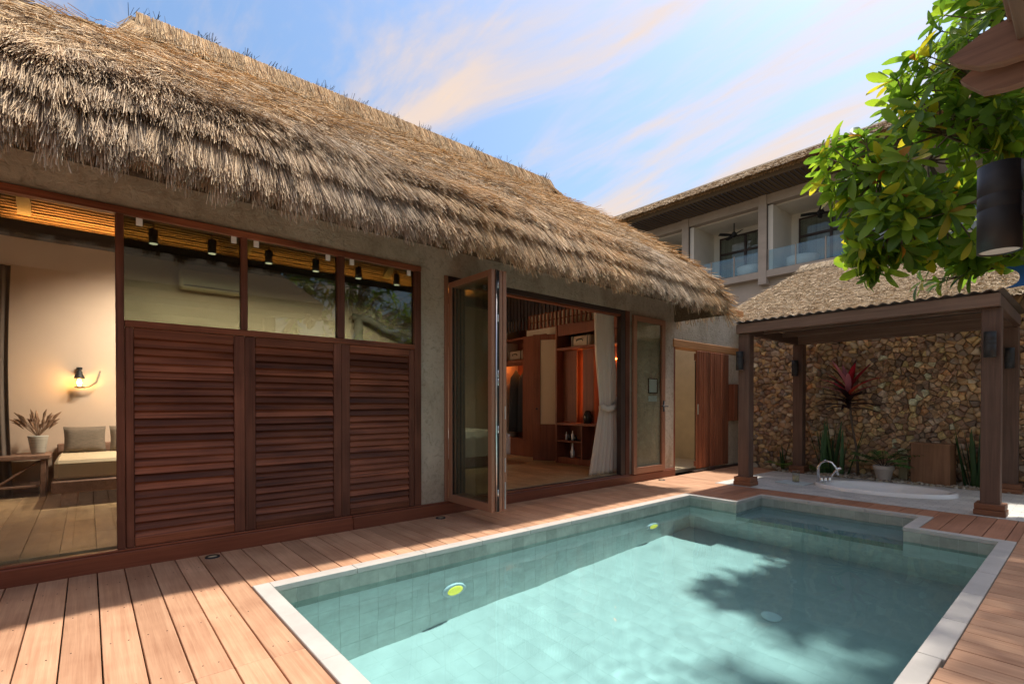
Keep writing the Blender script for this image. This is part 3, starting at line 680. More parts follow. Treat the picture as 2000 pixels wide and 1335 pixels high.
# daybed, cushions, table, vase, sconce, curtain
db = thing('daybed', 'low wooden daybed with a beige mattress behind the left glass', 'sofa')
box('mattress', -8.05, -6.89, -0.27, 1.75, 0.42, 0.62, 'linen', db, 0.03)
box('frame', -8.2, -6.84, -0.29, 1.78, 0.29, 0.415, 'old_wood', db, 0.012)
box('back_board', -8.28, -8.22, -0.29, 1.78, 0.29, 0.72, 'old_wood', db, 0.012)
for x in (-6.98, -8.1):
    for y in (-0.22, 1.58): box('leg', x - 0.07, x + 0.07, y, y + 0.14, 0.15, 0.288, 'old_wood', db, 0.01)
def cushion(name, lab, c, sy, sz, sx, lean):
    v = []; f = []; n = 12
    for side in (-1, 1):
        for i in range(n + 1):
            for j in range(n + 1):
                a, b = i / n * 2 - 1, j / n * 2 - 1; q = max(0, (1 - a ** 4)) ** 0.5 * max(0, (1 - b ** 4)) ** 0.5
                z = b * sz * (1 - 0.05 * (1 - a * a)); v.append((c[0] + side * sx * q - lean * z, c[1] + a * sy * (1 - 0.06 * (1 - b * b)), c[2] + z))
    m = (n + 1) ** 2
    for s in (0, 1):
        for i in range(n):
            for j in range(n):
                q = [s * m + i * (n + 1) + j, s * m + (i + 1) * (n + 1) + j, s * m + (i + 1) * (n + 1) + j + 1, s * m + i * (n + 1) + j + 1]; f.append(tuple(q if s else q[::-1]))
    return tag(mesh(name, v, f, 'grey_cushion', None, True), lab, 'cushion', 'cushions on the daybed')
cushion('cushion', 'grey cushion standing fully in view at the back of the daybed', (-8.0, -0.03, 0.775), 0.2, 0.155, 0.07, 0.25)
cushion('cushion', 'grey cushion half hidden by the window post at the back of the daybed', (-8.0, 0.40, 0.775), 0.2, 0.155, 0.07, 0.25)
st = thing('side_table', 'rustic wooden side table beside the daybed, holding the ribbed vase', 'table')
box('top', -8.25, -7.75, -0.85, -0.33, 0.575, 0.625, 'old_wood', st, 0.008)
for x in (-8.2, -7.82):
    for y in (-0.82, -0.42): box('leg', x, x + 0.05, y, y + 0.05, 0.15, 0.573, 'old_wood', st, 0.006)
box('shelf', -8.2, -7.8, -0.78, -0.40, 0.26, 0.285, 'old_wood', st, 0.004)
v, f = tube([(-7.8, -0.76, 0.30), (-7.8, -0.42, 0.56)], 0.014, 6); mesh('brace', v, f, 'old_wood', st)
va = thing('ribbed_vase', 'pale ribbed flower pot on the side table', 'vase')
prof = [(0.055, 0.0)] + [(0.062 + 0.028 * i / 14 + (0.003 if i % 2 else -0.001), 0.01 + 0.2 * i / 14) for i in range(15)] + [(0.08, 0.21)]
v, f = lathe(prof, 28, (-8.0, -0.445, 0.626)); mesh('pot', v, f, 'white_pot', va, True)
pg_v = []; pg_f = []; 
pb = tag(empty('dried_bouquet'), 'bunch of dried pampas plumes standing in the ribbed vase', 'dried flowers')
for i in range(34):
    a = random.uniform(0, 6.28); r = random.uniform(0.04, 0.27); h = random.uniform(0.16, 0.34) * (1 - 0.4 * r)
    b0 = Vector((-8.0, -0.445, 0.82)); tip = b0 + Vector((r * math.cos(a) * 0.55, r * math.sin(a), h)); mid = b0.lerp(tip, 0.5) + Vector((0, 0, 0.03))
    v, f = tube([b0, mid, tip], [0.002, 0.003, 0.001], 4); mesh('stem', v, f, 'dry_grass', pb)
    v, f = tube([b0.lerp(tip, 0.55), b0.lerp(tip, 0.78) + Vector((0, 0, 0.02)), tip], [0.004, 0.015, 0.002], 5); mesh('plume', v, f, 'dry_grass', pb)
scn = thing('wall_sconce', 'lantern wall light glowing on the sitting room wall above the daybed', 'wall lamp')
v, f = lathe([(0.02, 0.0), (0.05, 0.01), (0.05, 0.02)], 16, (-8.2, -0.08, 1.40)); mesh('base', v, f, 'black_metal', scn, True)
v, f = lathe([(0.055, 0.0), (0.05, 0.02), (0.03, 0.06), (0.03, 0.08), (0.01, 0.11)], 16, (-8.2, -0.08, 1.52)); mesh('cap', v, f, 'black_metal', scn, True)
v, f = lathe([(0.012, 0.0), (0.024, 0.03), (0.022, 0.06), (0.008, 0.085)], 12, (-8.2, -0.08, 1.428)); mesh('bulb', v, f, 'bulb', scn, True)
for a in range(4):
    v, f = tube([(-8.2 + 0.042 * math.cos(a * 1.571 + 0.78), -0.08 + 0.042 * math.sin(a * 1.571 + 0.78), 1.41), (-8.2 + 0.042 * math.cos(a * 1.571 + 0.78), -0.08 + 0.042 * math.sin(a * 1.571 + 0.78), 1.53)], 0.004, 5); mesh('cage_bar', v, f, 'black_metal', scn)
v, f = tube([(-8.22, -0.04, 1.41), (-8.2, 0.02, 1.43), (-8.2, 0.08, 1.48), (-8.22, 0.105, 1.56), (-8.24, 0.12, 1.62)], [0.012, 0.014, 0.013, 0.012, 0.01], 7); mesh('arm', v, f, 'driftwood', scn, True)
v, f = lathe([(0.03, 0.0), (0.03, 0.03)], 14, (-8.27, -0.08, 1.63)); mesh('rosette', v, f, 'black_metal', scn)
pl = bpy.data.lights.new('sconce_glow', 'POINT'); pl.energy = 2; pl.color = (1, 0.5, 0.16); pl.shadow_soft_size = 0.03
plo = bpy.data.objects.new('sconce_glow', pl); COL.objects.link(plo); plo.location = (-8.14, -0.08, 1.46); plo.parent = scn
def drape(name, lab, cat, path, zs, mat, amp, nfold, par=None):
    """path(t, z)->(x,y) centre line at height z, folds along the normal"""
    v = []; f = []; nt_, nz = nfold * 8, len(zs)
    for z in zs:
        for i in range(nt_ + 1):
            v.append((*path(i / nt_, z, amp * math.sin(i / 8 * 2 * math.pi) + 0.3 * amp * math.sin(i * 0.37 + z)), z))
    for k in range(nz - 1):
        for i in range(nt_): f.append((k * (nt_ + 1) + i, k * (nt_ + 1) + i + 1, (k + 1) * (nt_ + 1) + i + 1, (k + 1) * (nt_ + 1) + i))
    o = mesh(name, v, f, mat, par, True)
    md = o.modifiers.new('thick', 'SOLIDIFY'); md.thickness = 0.004
    return tag(o, lab, cat) if lab else o
plain('taupe_curtain', (0.20, 0.16, 0.135), 0.9, 0, (20, 20, 1), 0.2)
m, n_, l_, b_ = newmat('sheer_curtain'); b_.inputs['Base Color'].default_value = (0.85, 0.80, 0.72, 1); b_.inputs['Roughness'].default_value = 0.9
tr_ = n_.new('ShaderNodeBsdfTranslucent'); tr_.inputs[0].default_value = (0.82, 0.75, 0.62, 1); ms_ = n_.new('ShaderNodeMixShader'); ms_.inputs[0].default_value = 0.5
l_.new(b_.outputs[0], ms_.inputs[1]); l_.new(tr_.outputs[0], ms_.inputs[2]); l_.new(ms_.outputs[0], n_['Material Output'].inputs[0])
def pth(t, z, fo):
    s = 0.14 + 0.10 * abs((z - 1.6) / 1.4); y1 = -0.655 - 0.03 * math.sin((z - 0.2) * 1.2); return (-7.95 + fo, y1 - (1 - t) * 0.5)
drape('side_curtain', 'taupe floor-length curtain at the left edge behind the glass', 'curtain', pth, [0.16 + 0.13 * i for i in range(21)], 'taupe_curtain', 0.03, 6)
cu = thing('tied_curtain', 'cream curtain tied at the waist in the open doorway', 'curtain')
def pth2(t, z, fo):
    key = [(0.155, 5.595, 6.285), (0.7, 5.72, 6.285), (1.12, 5.845, 6.27), (1.22, 5.85, 6.265), (1.5, 5.80, 6.25), (2.0, 5.74, 6.20), (2.6, 5.725, 6.165)]
    a = np.interp(z, [q[0] for q in key], [q[1] for q in key]); b = np.interp(z, [q[0] for q in key], [q[2] for q in key])
    sq = 0.45 + 0.55 * min(1, abs(z - 1.18) / 0.5); return (-4.86 - 0.03 * (1 - sq) + fo * sq, a + (b - a) * t)
drape('drape', None, None, pth2, [0.155 + 0.0611 * i for i in range(41)], 'sheer_curtain', 0.034, 7, cu)
v, f = tube([(-4.81, 5.83, 1.17), (-4.80, 5.95, 1.15), (-4.80, 6.1, 1.16), (-4.82, 6.24, 1.19), (-4.88, 6.28, 1.22), (-4.91, 6.1, 1.18), (-4.90, 5.9, 1.16), (-4.81, 5.83, 1.17)], 0.022, 8); v = [(p[0], p[1], 1.17 + (p[2] - 1.17) * 2.2) for p in v]; mesh('tie_band', v, f, 'sheer_curtain', cu, True)
# air conditioner and driftwood on the back wall behind the upper panes
ac = thing('air_conditioner', 'white wall-mounted air conditioner behind the first upper pane', 'air conditioner')
box('case', -8.298, -8.08, 0.96, 1.80, 2.79, 3.06, 'plaster_cream', ac, 0.03); box('vane', -8.10, -8.072, 1.0, 1.76, 2.815, 2.835, 'dark_frame', ac)
dw = thing('driftwood_rack', 'grey driftwood post and curved branch behind the third upper pane', 'driftwood')
v, f = tube([(-8.2, 3.52, 0.15), (-8.2, 3.50, 1.6), (-8.2, 3.53, 2.72)], [0.09, 0.085, 0.07], 9); mesh('post', v, f, 'driftwood', dw, True)
v, f = tube([(-8.2, 3.42, 2.68), (-8.16, 3.68, 2.66), (-8.15, 4.0, 2.52), (-8.17, 4.4, 2.40), (-8.2, 4.9, 2.34), (-8.2, 5.6, 2.36)], [0.06, 0.065, 0.06, 0.055, 0.05, 0.04], 9); mesh('branch', v, f, 'driftwood', dw, True)
for i, y in enumerate((3.78, 4.14, 4.52)):
    tag(box('picture_frame', -8.298, -8.27, y, y + 0.24, 1.9, 2.26, 'dark_frame', None, 0.004), f'dark picture frame top showing at the foot of the third upper pane, {("left","middle","right")[i]} of three', 'picture', 'picture tops behind the third pane')
# bed
bd = thing('bed', 'white-sheeted bed corner behind the folded doors', 'bed')
box('mattress', -8.25, -6.72, 3.6, 5.66, 0.45, 0.74, 'white_sheet', bd, 0.06); box('frame', -8.28, -6.8, 3.65, 5.60, 0.15, 0.448, 'cabinet_wood', bd, 0.01)
drape('sheet', None, None, lambda t, z, fo: (-6.695 + fo, 3.62 + 2.02 * t), [0.33 + 0.07 * i for i in range(6)], 'white_sheet', 0.012, 9, bd)
# end partition of the bedroom, wardrobe, inner door, cabinet
PYI = 6.75
pw_ = MB(); pw_.box(-8.3, -7.0, PYI + 0.5, PYI + 0.6, 0.0, 3.4); pw_.build('partition_wall', 'cabinet_wood', villa)
box('partition_wall', -6.40, FX - 0.2, PYI + 0.001, PYI + 0.12, 0.0, 2.64, 'cabinet_wood', villa); box('partition_wall', -8.3, -5.1, PYI + 0.001, PYI + 0.12, 2.95, 3.55, 'cove_dark', villa)
box('partition_wall', -7.5, -5.7, PYI + 0.001, PYI + 0.10, 2.40, 2.68, 'plaster_cream', villa)
box('hall_wall', -7.0, -6.2, PYI + 0.85, PYI + 0.9, 0.0, 2.7, 'plaster_cream', villa)
for i in range(34):
    x = -8.25 + i * 0.105; box('wall_batten', x, x + 0.05, PYI - 0.02, PYI, 2.70 if not -7.45 < x < -5.75 else 2.955, 3.5, 'cove_dark', villa)
lat = empty('lattice'); lat.parent = villa
box('lattice_back', -7.42, -5.74, PYI + 0.03, PYI + 0.04, 2.68, 2.95, 'plaster_cream', lat)
for i in range(17): x = -7.42 + i * 0.105; box('lattice_bar', x, x + 0.035, PYI - 0.01, PYI + 0.012, 2.68, 2.95, 'cabinet_wood', lat)
for z in (2.665, 2.80, 2.945): box('lattice_bar', -7.44, -5.72, PYI - 0.014, PYI - 0.0105, z, z + 0.018, 'cabinet_wood', lat)
wr = thing('wardrobe', 'tall brown wooden wardrobe with an open lit niche at the bedroom end', 'wardrobe')
box('side_panel', -7.56, -6.92, PYI - 0.02, PYI + 0.02, 0.15, 2.56, 'cabinet_wood', wr, 0.004)
box('side_panel', -7.60, -7.562, PYI - 0.02, PYI + 0.48, 0.15, 2.56, 'cabinet_wood', wr, 0.004)
box('back_panel', -8.3, -7.602, PYI + 0.46, PYI + 0.48, 0.15, 2.56, 'cabinet_wood', wr)
box('shelf', -8.3, -7.602, PYI - 0.01, PYI + 0.455, 2.08, 2.115, 'cabinet_wood', wr, 0.003); box('shelf', -8.3, -7.602, PYI - 0.01, PYI + 0.455, 2.52, 2.56, 'cabinet_wood', wr, 0.003)
box('shelf', -8.3, -7.602, PYI - 0.01, PYI + 0.455, 0.15, 0.5, 'cabinet_wood', wr, 0.003)
box('light_strip', -8.28, -7.62, PYI + 0.10, PYI + 0.13, 2.062, 2.075, 'led_amber', wr)
box('lip', -8.3, -7.602, PYI - 0.008, PYI + 0.012, 1.99, 2.078, 'cabinet_wood', wr, 0.002)
for i, (lab, x) in enumerate((('dark robe hanging in the wardrobe niche, nearer the wardrobe side', -7.80), ('dark robe hanging in the wardrobe niche, nearer the back wall', -8.08))):
    rb = thing('robe', lab, 'robe', 'robes in the wardrobe niche')
    v, f = lathe([(0.02, 1.92 - 0.0), (0.05, 1.86), (0.12, 1.76), (0.14, 1.5), (0.15, 1.0), (0.16, 0.62)], 18, (x, PYI + 0.22, 0)); mesh('cloth', v, f, 'robe_cloth', rb, True)
    v, f = tube([(x, PYI + 0.22, 1.90), (x, PYI + 0.22, 2.0), (x, PYI + 0.24, 2.03)], 0.005, 6); mesh('hook', v, f, 'black_metal', rb)
def suitcase(lab, x0, x1, z0, y):
    s = thing('suitcase', lab, 'suitcase', 'beige suitcases on the bedroom shelves')
    box('shell', x0, x1, y, y + 0.26, z0, z0 + 0.19, 'suitcase_skin', s, 0.02)
    for q in (0.12, 0.88): xx = x0 + (x1 - x0) * q; box('strap', xx - 0.014, xx + 0.014, y - 0.004, y + 0.262, z0 - 0.0, z0 + 0.194, 'dark_leather', s)
    c = (x0 + x1) / 2; v, f = tube([(c - 0.07, y - 0.005, z0 + 0.09), (c - 0.06, y - 0.02, z0 + 0.12), (c + 0.06, y - 0.02, z0 + 0.12), (c + 0.07, y - 0.005, z0 + 0.09)], 0.009, 6); mesh('handle', v, f, 'dark_leather', s, True)
suitcase('beige suitcase with dark straps on the wardrobe shelf', -8.12, -7.66, 2.117, PYI + 0.03)
suitcase('beige suitcase with dark straps on the cabinet shelf right of the inner door', -6.06, -5.62, 2.201, 6.50)
idr = empty('inner_door'); idr.parent = villa
def rotb(nm, x0, x1, y0, y1, z0, z1, mat, ang, piv):
    v, f = box_vf(x0, x1, y0, y1, z0, z1, 0.003); c, s = math.cos(ang), math.sin(ang)
    v = [(piv[0] + (p[0]) * c - (p[1]) * s, piv[1] + p[0] * s + p[1] * c, p[2]) for p in v]; return mesh(nm, v, f, mat, idr)
pv = (-6.40, 6.74); an = R_(215)
rotb('stile', 0, 0.12, -0.02, 0.02, 0.152, 2.50, 'cabinet_wood', an, pv); rotb('stile', 0.48, 0.62, -0.02, 0.02, 0.152, 2.50, 'cabinet_wood', an, pv)
rotb('rail', 0.1205, 0.4795, -0.02, 0.02, 2.40, 2.50, 'cabinet_wood', an, pv); rotb('rail', 0.1205, 0.4795, -0.02, 0.02, 0.152, 0.83, 'cabinet_wood', an, pv)
rotb('panel', 0.1205, 0.4795, -0.008, 0.008, 0.83, 2.40, 'linen', an, pv)
rotb('handle', 0.53, 0.56, -0.05, 0.05, 1.10, 1.13, 'black_metal', an, pv)
cb = thing('shelf_cabinet', 'brown built-in cabinet with open shelves and a red-lit recess behind the curtain', 'cabinet')
CY = 6.42
box('side', -6.36, -6.325, CY, PYI, 0.15, 2.60, 'cabinet_wood', cb, 0.003); box('shelf', -6.323, -4.9, CY, PYI, 2.16, 2.20, 'cabinet_wood', cb, 0.003)
box('counter', -6.323, -4.9, CY, PYI, 0.83, 0.87, 'cabinet_wood', cb, 0.003); box('shelf', -6.323, -5.75, CY + 0.02, PYI, 0.53, 0.56, 'cabinet_wood', cb, 0.003)
box('base', -6.323, -4.9, CY + 0.02, PYI, 0.15, 0.26, 'cabinet_wood', cb, 0.003); box('divider', -5.748, -5.72, CY, PYI, 0.262, 0.828, 'cabinet_wood', cb, 0.003)
box('top_panel', -6.323, -4.9, CY + 0.02, CY + 0.05, 2.42, 2.60, 'cabinet_wood', cb, 0.003)
box('front_panel', -6.32, -5.99, CY + 0.16, CY + 0.18, 0.88, 2.155, 'cabinet_wood', cb, 0.003)
box('front_panel', -5.85, -5.60, CY + 0.16, CY + 0.18, 0.88, 2.155, 'cabinet_wood', cb, 0.003)
box('light_strip', -5.93, -5.91, CY + 0.28, CY + 0.29, 1.0, 2.1, 'led_amber', cb)
box('light_strip', -5.55, -4.95, PYI - 0.03, PYI - 0.02, 1.95, 1.965, 'led_amber', cb)
for i, (x, h, r) in enumerate(((-6.2, 0.15, 0.02), (-6.12, 0.12, 0.028), (-6.05, 0.17, 0.02), (-5.98, 0.10, 0.03))):
    v, f = lathe([(r, 0), (r, h * 0.6), (r * 0.4, h * 0.8), (r * 0.4, h)], 12, (x, CY + 0.12, 0.561)); tag(mesh('bottle', v, f, ('porcelain', 'bottle_dark')[i % 2], None, True), f'small bottle on the cabinet shelf, {("first","second","third","fourth")[i]} from the inner door', 'bottle', 'bottles on the cabinet shelf')
v, f = lathe([(0.035, 0), (0.04, 0.1), (0.02, 0.16), (0.012, 0.25)], 14, (-6.05, CY + 0.12, 0.261)); tag(mesh('white_carafe', v, f, 'porcelain', None, True), 'white carafe on the lowest cabinet shelf', 'carafe')
v, f = lathe([(0.07, 0), (0.08, 0.12), (0.05, 0.2), (0.03, 0.22)], 14, (-5.68, CY + 0.1, 0.871)); tag(mesh('kettle', v, f, 'bottle_dark', None, True), 'dark kettle on the cabinet counter', 'kettle')

# ------------------------------------------------------------------ thatch
STRAW = np.array([1.52, 1.42, 1.30]) * np.array([[0.46, 0.34, 0.205], [0.37, 0.265, 0.155], [0.54, 0.415, 0.265], [0.28, 0.20, 0.125], [0.42, 0.355, 0.27], [0.20, 0.15, 0.10]])
def strands(root, down, nrm, length, width, lift, yaw, droop, cols):
    """thin bent blades: root (n,3), down/nrm unit (n,3)"""
    n = len(root); side = np.cross(nrm, down); side /= np.linalg.norm(side, axis=1)[:, None]
    d = down * np.cos(yaw)[:, None] + side * np.sin(yaw)[:, None]; s2 = np.cross(nrm, d)
    L = length[:, None]; w = width[:, None] * 0.5
    mid = root + d * L * 0.5 + nrm * (lift[:, None] * 0.5); tip = root + d * L + nrm * lift[:, None]; tip[:, 2] -= droop
    tw = rng.uniform(-1.1, 1.1, n)[:, None]; s3 = s2 * np.cos(tw) + nrm * np.sin(tw)
    V = np.stack([root - s3 * w, root + s3 * w, mid - s3 * w, mid + s3 * w, tip - s3 * w * 0.8, tip + s3 * w * 0.8], 1).reshape(-1, 3)
    b = (np.arange(n) * 6)[:, None]; T = np.array([[0, 1, 3], [0, 3, 2], [2, 3, 5], [2, 5, 4]]).reshape(-1)
    F = (b + T[None]).reshape(-1, 3)
    return V, F, np.repeat(cols, 6, 0)
def straw_cols(n, w=(0.3, 0.22, 0.2, 0.12, 0.1, 0.06), tone=None):
    c = STRAW[rng.choice(6, n, p=w)] * rng.uniform(0.82, 1.15, (n, 1))
    if tone is not None: c = c * tone[:, None]
    return np.clip(c, 0, 1)
def lfn(a, b, seed, fr=(1.0, 1.0), octv=4):
    g = np.random.default_rng(seed); s = np.zeros_like(a)
    for o in range(octv):
        for k in range(3):
            th = g.uniform(0, 6.28); ph = g.uniform(0, 6.28); q = 2 ** o
            s += np.sin((a * fr[0] * math.cos(th) + b * fr[1] * math.sin(th)) * q * 2 + ph) / q
    return s / 3
class Cat:
    def __init__(s): s.V = []; s.F = []; s.C = []; s.n = 0
    def add(s, V, F, C): s.V.append(V); s.F.append(F + s.n); s.C.append(C); s.n += len(V)
    def build(s, name, mat, parent=None): return np_mesh(name, np.concatenate(s.V), np.concatenate(s.F), mat, parent, np.concatenate(s.C))
# main roof: height follows one profile from eave (m=0) to ridge (m=1)
PR = np.array([(-3.80, 2.64), (-3.86, 2.88), (-4.00, 3.14), (-4.25, 3.41), (-4.9, 3.95), (-5.7, 4.51), (-6.5, 5.0)])
PM = (-3.80 - PR[:, 0]) / 2.7; PZ = PR[:, 1]
YE0, YE1, HL, HR = -3.0, 7.56, 3.485, 1.32
arc = np.concatenate([[0], np.cumsum(np.hypot(np.diff(PR[:, 0]), np.diff(PR[:, 1])))])
AL = arc[-1]
def zof(m): return np.interp(m, PM, PZ)
roof = empty('thatched_roof'); roof.parent = villa
gm = np.linspace(0, 1, 25); gt = np.linspace(0, 1, 60); V = []; F = []
def rsheet(fn, dz):
    o = len(V)
    for m_ in gm:
        for t_ in gt: x_, y_ = fn(m_, t_); V.append((x_, y_, float(zof(m_)) + dz))
    for i in range(len(gm) - 1):
        for j in range(len(gt) - 1): a = o + i * len(gt) + j; F.append((a, a + 1, a + len(gt) + 1, a + len(gt)))
fA = lambda m_, t_: (-3.80 - 2.7 * m_, YE0 + HL * m_ + t_ * (YE1 - HR * m_ - YE0 - HL * m_))
fB = lambda m_, t_: (-9.2 + 2.7 * m_, YE0 + HL * m_ + t_ * (YE1 - HR * m_ - YE0 - HL * m_))
fR = lambda m_, t_: (-9.2 + 2.7 * m_ + t_ * (5.4 - 5.4 * m_), YE1 - HR * m_)
fL = lambda m_, t_: (-9.2 + 2.7 * m_ + t_ * (5.4 - 5.4 * m_), YE0 + HL * m_)
for fn in (fA, fB, fR, fL): rsheet(fn, -0.06)
plain('thatch_core', (0.16, 0.115, 0.07), 0.95, 0, (40, 40, 40), 0.4, 0.5)
mesh('thatch_core', V, F, 'thatch_core', roof)
sv = [(-3.84, YE0, 2.50), (-3.84, YE1 - 0.02, 2.50), (-4.75, YE1 - 0.5, 3.30), (-4.75, YE0, 3.30), (-4.75, YE1 - 0.5, 3.5), (-9.1, YE1 - 0.05, 2.55)]
mesh('eave_lining', [(-3.83, YE0, 2.59), (-3.83, YE1 - 0.02, 2.59), (FX - 0.05, YE1 - 0.02, 3.28), (FX - 0.05, YE0, 3.28), (-9.1, YE1 - 0.03, 2.59), (-9.1, YE1 - 0.5, 3.28), (FX - 0.05, YE1 - 0.5, 3.28)], [(0, 1, 2, 3), (1, 4, 5, 6, 2)], 'thatch_core', roof)
cat = Cat()
def face_pts(face, a, t):
    m_ = np.interp(a, arc, PM); z = np.interp(a, arc, PZ); e = 0.02
    m2 = np.interp(np.clip(a - e, 0, AL), arc, PM); z2 = np.interp(np.clip(a - e, 0, AL), arc, PZ); m3 = np.interp(np.clip(a + e, 0, AL), arc, PM); z3 = np.interp(np.clip(a + e, 0, AL), arc, PZ)
    dm, dz = m2 - m3, z2 - z3
    if face == 'A':
        y0 = YE0 + HL * m_; y1 = YE1 - HR * m_; p = np.stack([-3.80 - 2.7 * m_, y0 + t * (y1 - y0), z], 1)
        d = np.stack([-2.7 * dm, 0 * dm, dz], 1); n_ = np.stack([-dz, 0 * dm, -2.7 * dm], 1)
    elif face == 'R':
        x0 = -9.2 + 2.7 * m_; x1 = -3.80 - 2.7 * m_; p = np.stack([x0 + t * (x1 - x0), YE1 - HR * m_, z], 1)
        d = np.stack([0 * dm, -HR * dm, dz], 1); n_ = np.stack([0 * dm, -dz, -HR * dm], 1)
    else:
        x0 = -9.2 + 2.7 * m_; x1 = -3.80 - 2.7 * m_; p = np.stack([x0 + t * (x1 - x0), YE0 + HL * m_, z], 1)
        d = np.stack([0 * dm, HL * dm, dz], 1); n_ = np.stack([0 * dm, dz, -HL * dm], 1)
    d /= np.linalg.norm(d, axis=1)[:, None]; n_ /= np.linalg.norm(n_, axis=1)[:, None]
    n_ *= np.sign(n_[:, 2:3] + 1e-9)
    return p, d, n_, m_
CLUMP = rng.normal(0, 1, (4096, 3)).clip(-2, 2)
def course(face, a_c, n, ln, wd, lift, jit, yaw, tone_amp, droop=0.0, a_jit=0.05, tmin=0.0, wav=0.0):
    t = rng.uniform(tmin, 1, n)
    a = a_c + rng.normal(0, a_jit, n)
    if wav: a = a + wav * lfn(t * 10.5, t * 0 + a_c * 3, int(a_c * 100) + 5)
    a = np.clip(a, 0.0, AL - 0.01)
    p, d, n_, m_ = face_pts(face, a, t)
    q = p[:, 1] if face == 'A' else p[:, 0]
    sw = lfn(q * 0.9, a * 1.6, 11)
    yw = rng.normal(0, yaw, n) + sw * jit
    cid = (np.floor((q + 0.02 * np.sin(a * 40)) / 0.055) + np.floor(a_c * 31) * 977).astype(np.int64) % 4096
    cy1, cy2, cy3 = CLUMP[cid, 0], CLUMP[cid, 1], CLUMP[cid, 2]
    yw = yw + cy1 * (0.035 + 0.45 * yaw)
    length = ln * rng.uniform(0.78, 1.08, n) * (1 + 0.09 * cy2); lf = lift * rng.uniform(0.2, 1.5, n) * np.clip(1.0 + 0.6 * lfn(q * 1.3, a * 0 + a_c * 5, 47), 0.2, 1.9)
    tone = (1 + tone_amp * lfn(q * 1.8, a * 2.2, 23)) * (1 + 0.10 * cy3) * (1 + 0.12 * lfn(q * 0.55, a * 0.8, 61, octv=2))
    hz = np.clip(lfn(q * 0.8, a * 0.9, 31) * 0.5 + 0.5, 0, 1)
    cols = straw_cols(n, tone=np.clip(tone, 0.6, 1.35)); gry = cols.mean(1, keepdims=True) * np.array([1.05, 0.97, 0.86]); cols = cols + (gry - cols) * (0.55 * hz)[:, None]
    cat.add(*strands(p + n_ * rng.uniform(-0.03, 0.015, n)[:, None], d, n_, length, wd * rng.uniform(0.6, 1.3, n), lf, yw, droop * rng.uniform(0.3, 1.2, n), cols))
# near-vertical, combed layers at the eave
for a_c, n, ln, lf in ((0.25, 15000, 0.29, 0.025), (0.36, 9000, 0.33, 0.05), (0.62, 9500, 0.37, 0.048), (0.88, 9500, 0.38, 0.055), (1.05, 7000, 0.42, 0.05)):
    course('A', a_c, int(n * 2.1), ln, 0.0039, lf, 0.10, 0.065, 0.09, 0.015, 0.02 if a_c < 0.4 else 0.04, 0.16, 0.012 if a_c < 0.4 else 0.06)
# upper slope: laid courses, more and more dishevelled
for k, a_c in enumerate(np.arange(1.2, AL - 0.22, 0.12)):
    course('A', a_c, 9800, 0.32, 0.0042, 0.018, 0.42, 0.34, 0.20, 0.0, 0.06, 0.12, 0.05)
for a_c in np.arange(0.3, AL - 0.3, 0.2): course('R', a_c, 1500, 0.38, 0.009, 0.03, 0.1, 0.12, 0.1)
for a_c in np.arange(0.3, AL, 0.3): course('L', a_c, 900, 0.4, 0.012, 0.03, 0.1, 0.12, 0.1)
# hip rolls cover the joints between faces
def roll(p0, p1, n, ln):
    t = rng.uniform(0, 1, n); p0 = np.array(p0); p1 = np.array(p1); p = p0 + (p1 - p0) * t[:, None]; mm = (p[:, 0] + 3.8) / -2.7; p[:, 2] = zof(mm) + 0.01
    out = np.array([0.75, 0.35 if p1[1] > p0[1] or True else 0, 0]); s = rng.uniform(-1, 1, n)[:, None]
    d = np.array([0.62, 0, -0.6]) * (s > 0) + np.array([0.0, 0.62, -0.7]) * (s <= 0) + rng.normal(0, 0.16, (n, 3)); d /= np.linalg.norm(d, axis=1)[:, None]
    nr = np.tile(np.array([[0.5, 0.4, 0.75]]), (n, 1)); nr -= d * (nr * d).sum(1)[:, None]; nr /= np.linalg.norm(nr, axis=1)[:, None]
    cat.add(*strands(p, d, nr, ln * rng.uniform(0.6, 1.2, n), 0.008 * rng.uniform(0.7, 1.3, n), 0.03 * rng.uniform(0.2, 1.4, n), rng.normal(0, 0.15, n), 0.0, straw_cols(n)))
roll((-3.80, YE1, 0), (-6.5, YE1 - HR, 0), 5200, 0.32)
# stray tufts on the upper slope
n = 900; nt_ = 14
a = rng.uniform(1.1, AL - 0.5, n); t = rng.uniform(0.1, 1, n); p, d, n_, m_ = face_pts('A', a, t)
P_ = np.repeat(p, nt_, 0) + rng.normal(0, 0.03, (n * nt_, 3)); yawc = np.repeat(rng.normal(0, 0.7, n), nt_)
cat.add(*strands(P_, np.repeat(d, nt_, 0), np.repeat(n_, nt_, 0), rng.uniform(0.12, 0.30, n * nt_), rng.uniform(0.004, 0.007, n * nt_), rng.uniform(0.01, 0.06, n * nt_), yawc + rng.normal(0, 0.25, n * nt_), 0.0, straw_cols(n * nt_)))
tag(cat.build('thatch', 'thatch_mat', roof), kind='stuff')
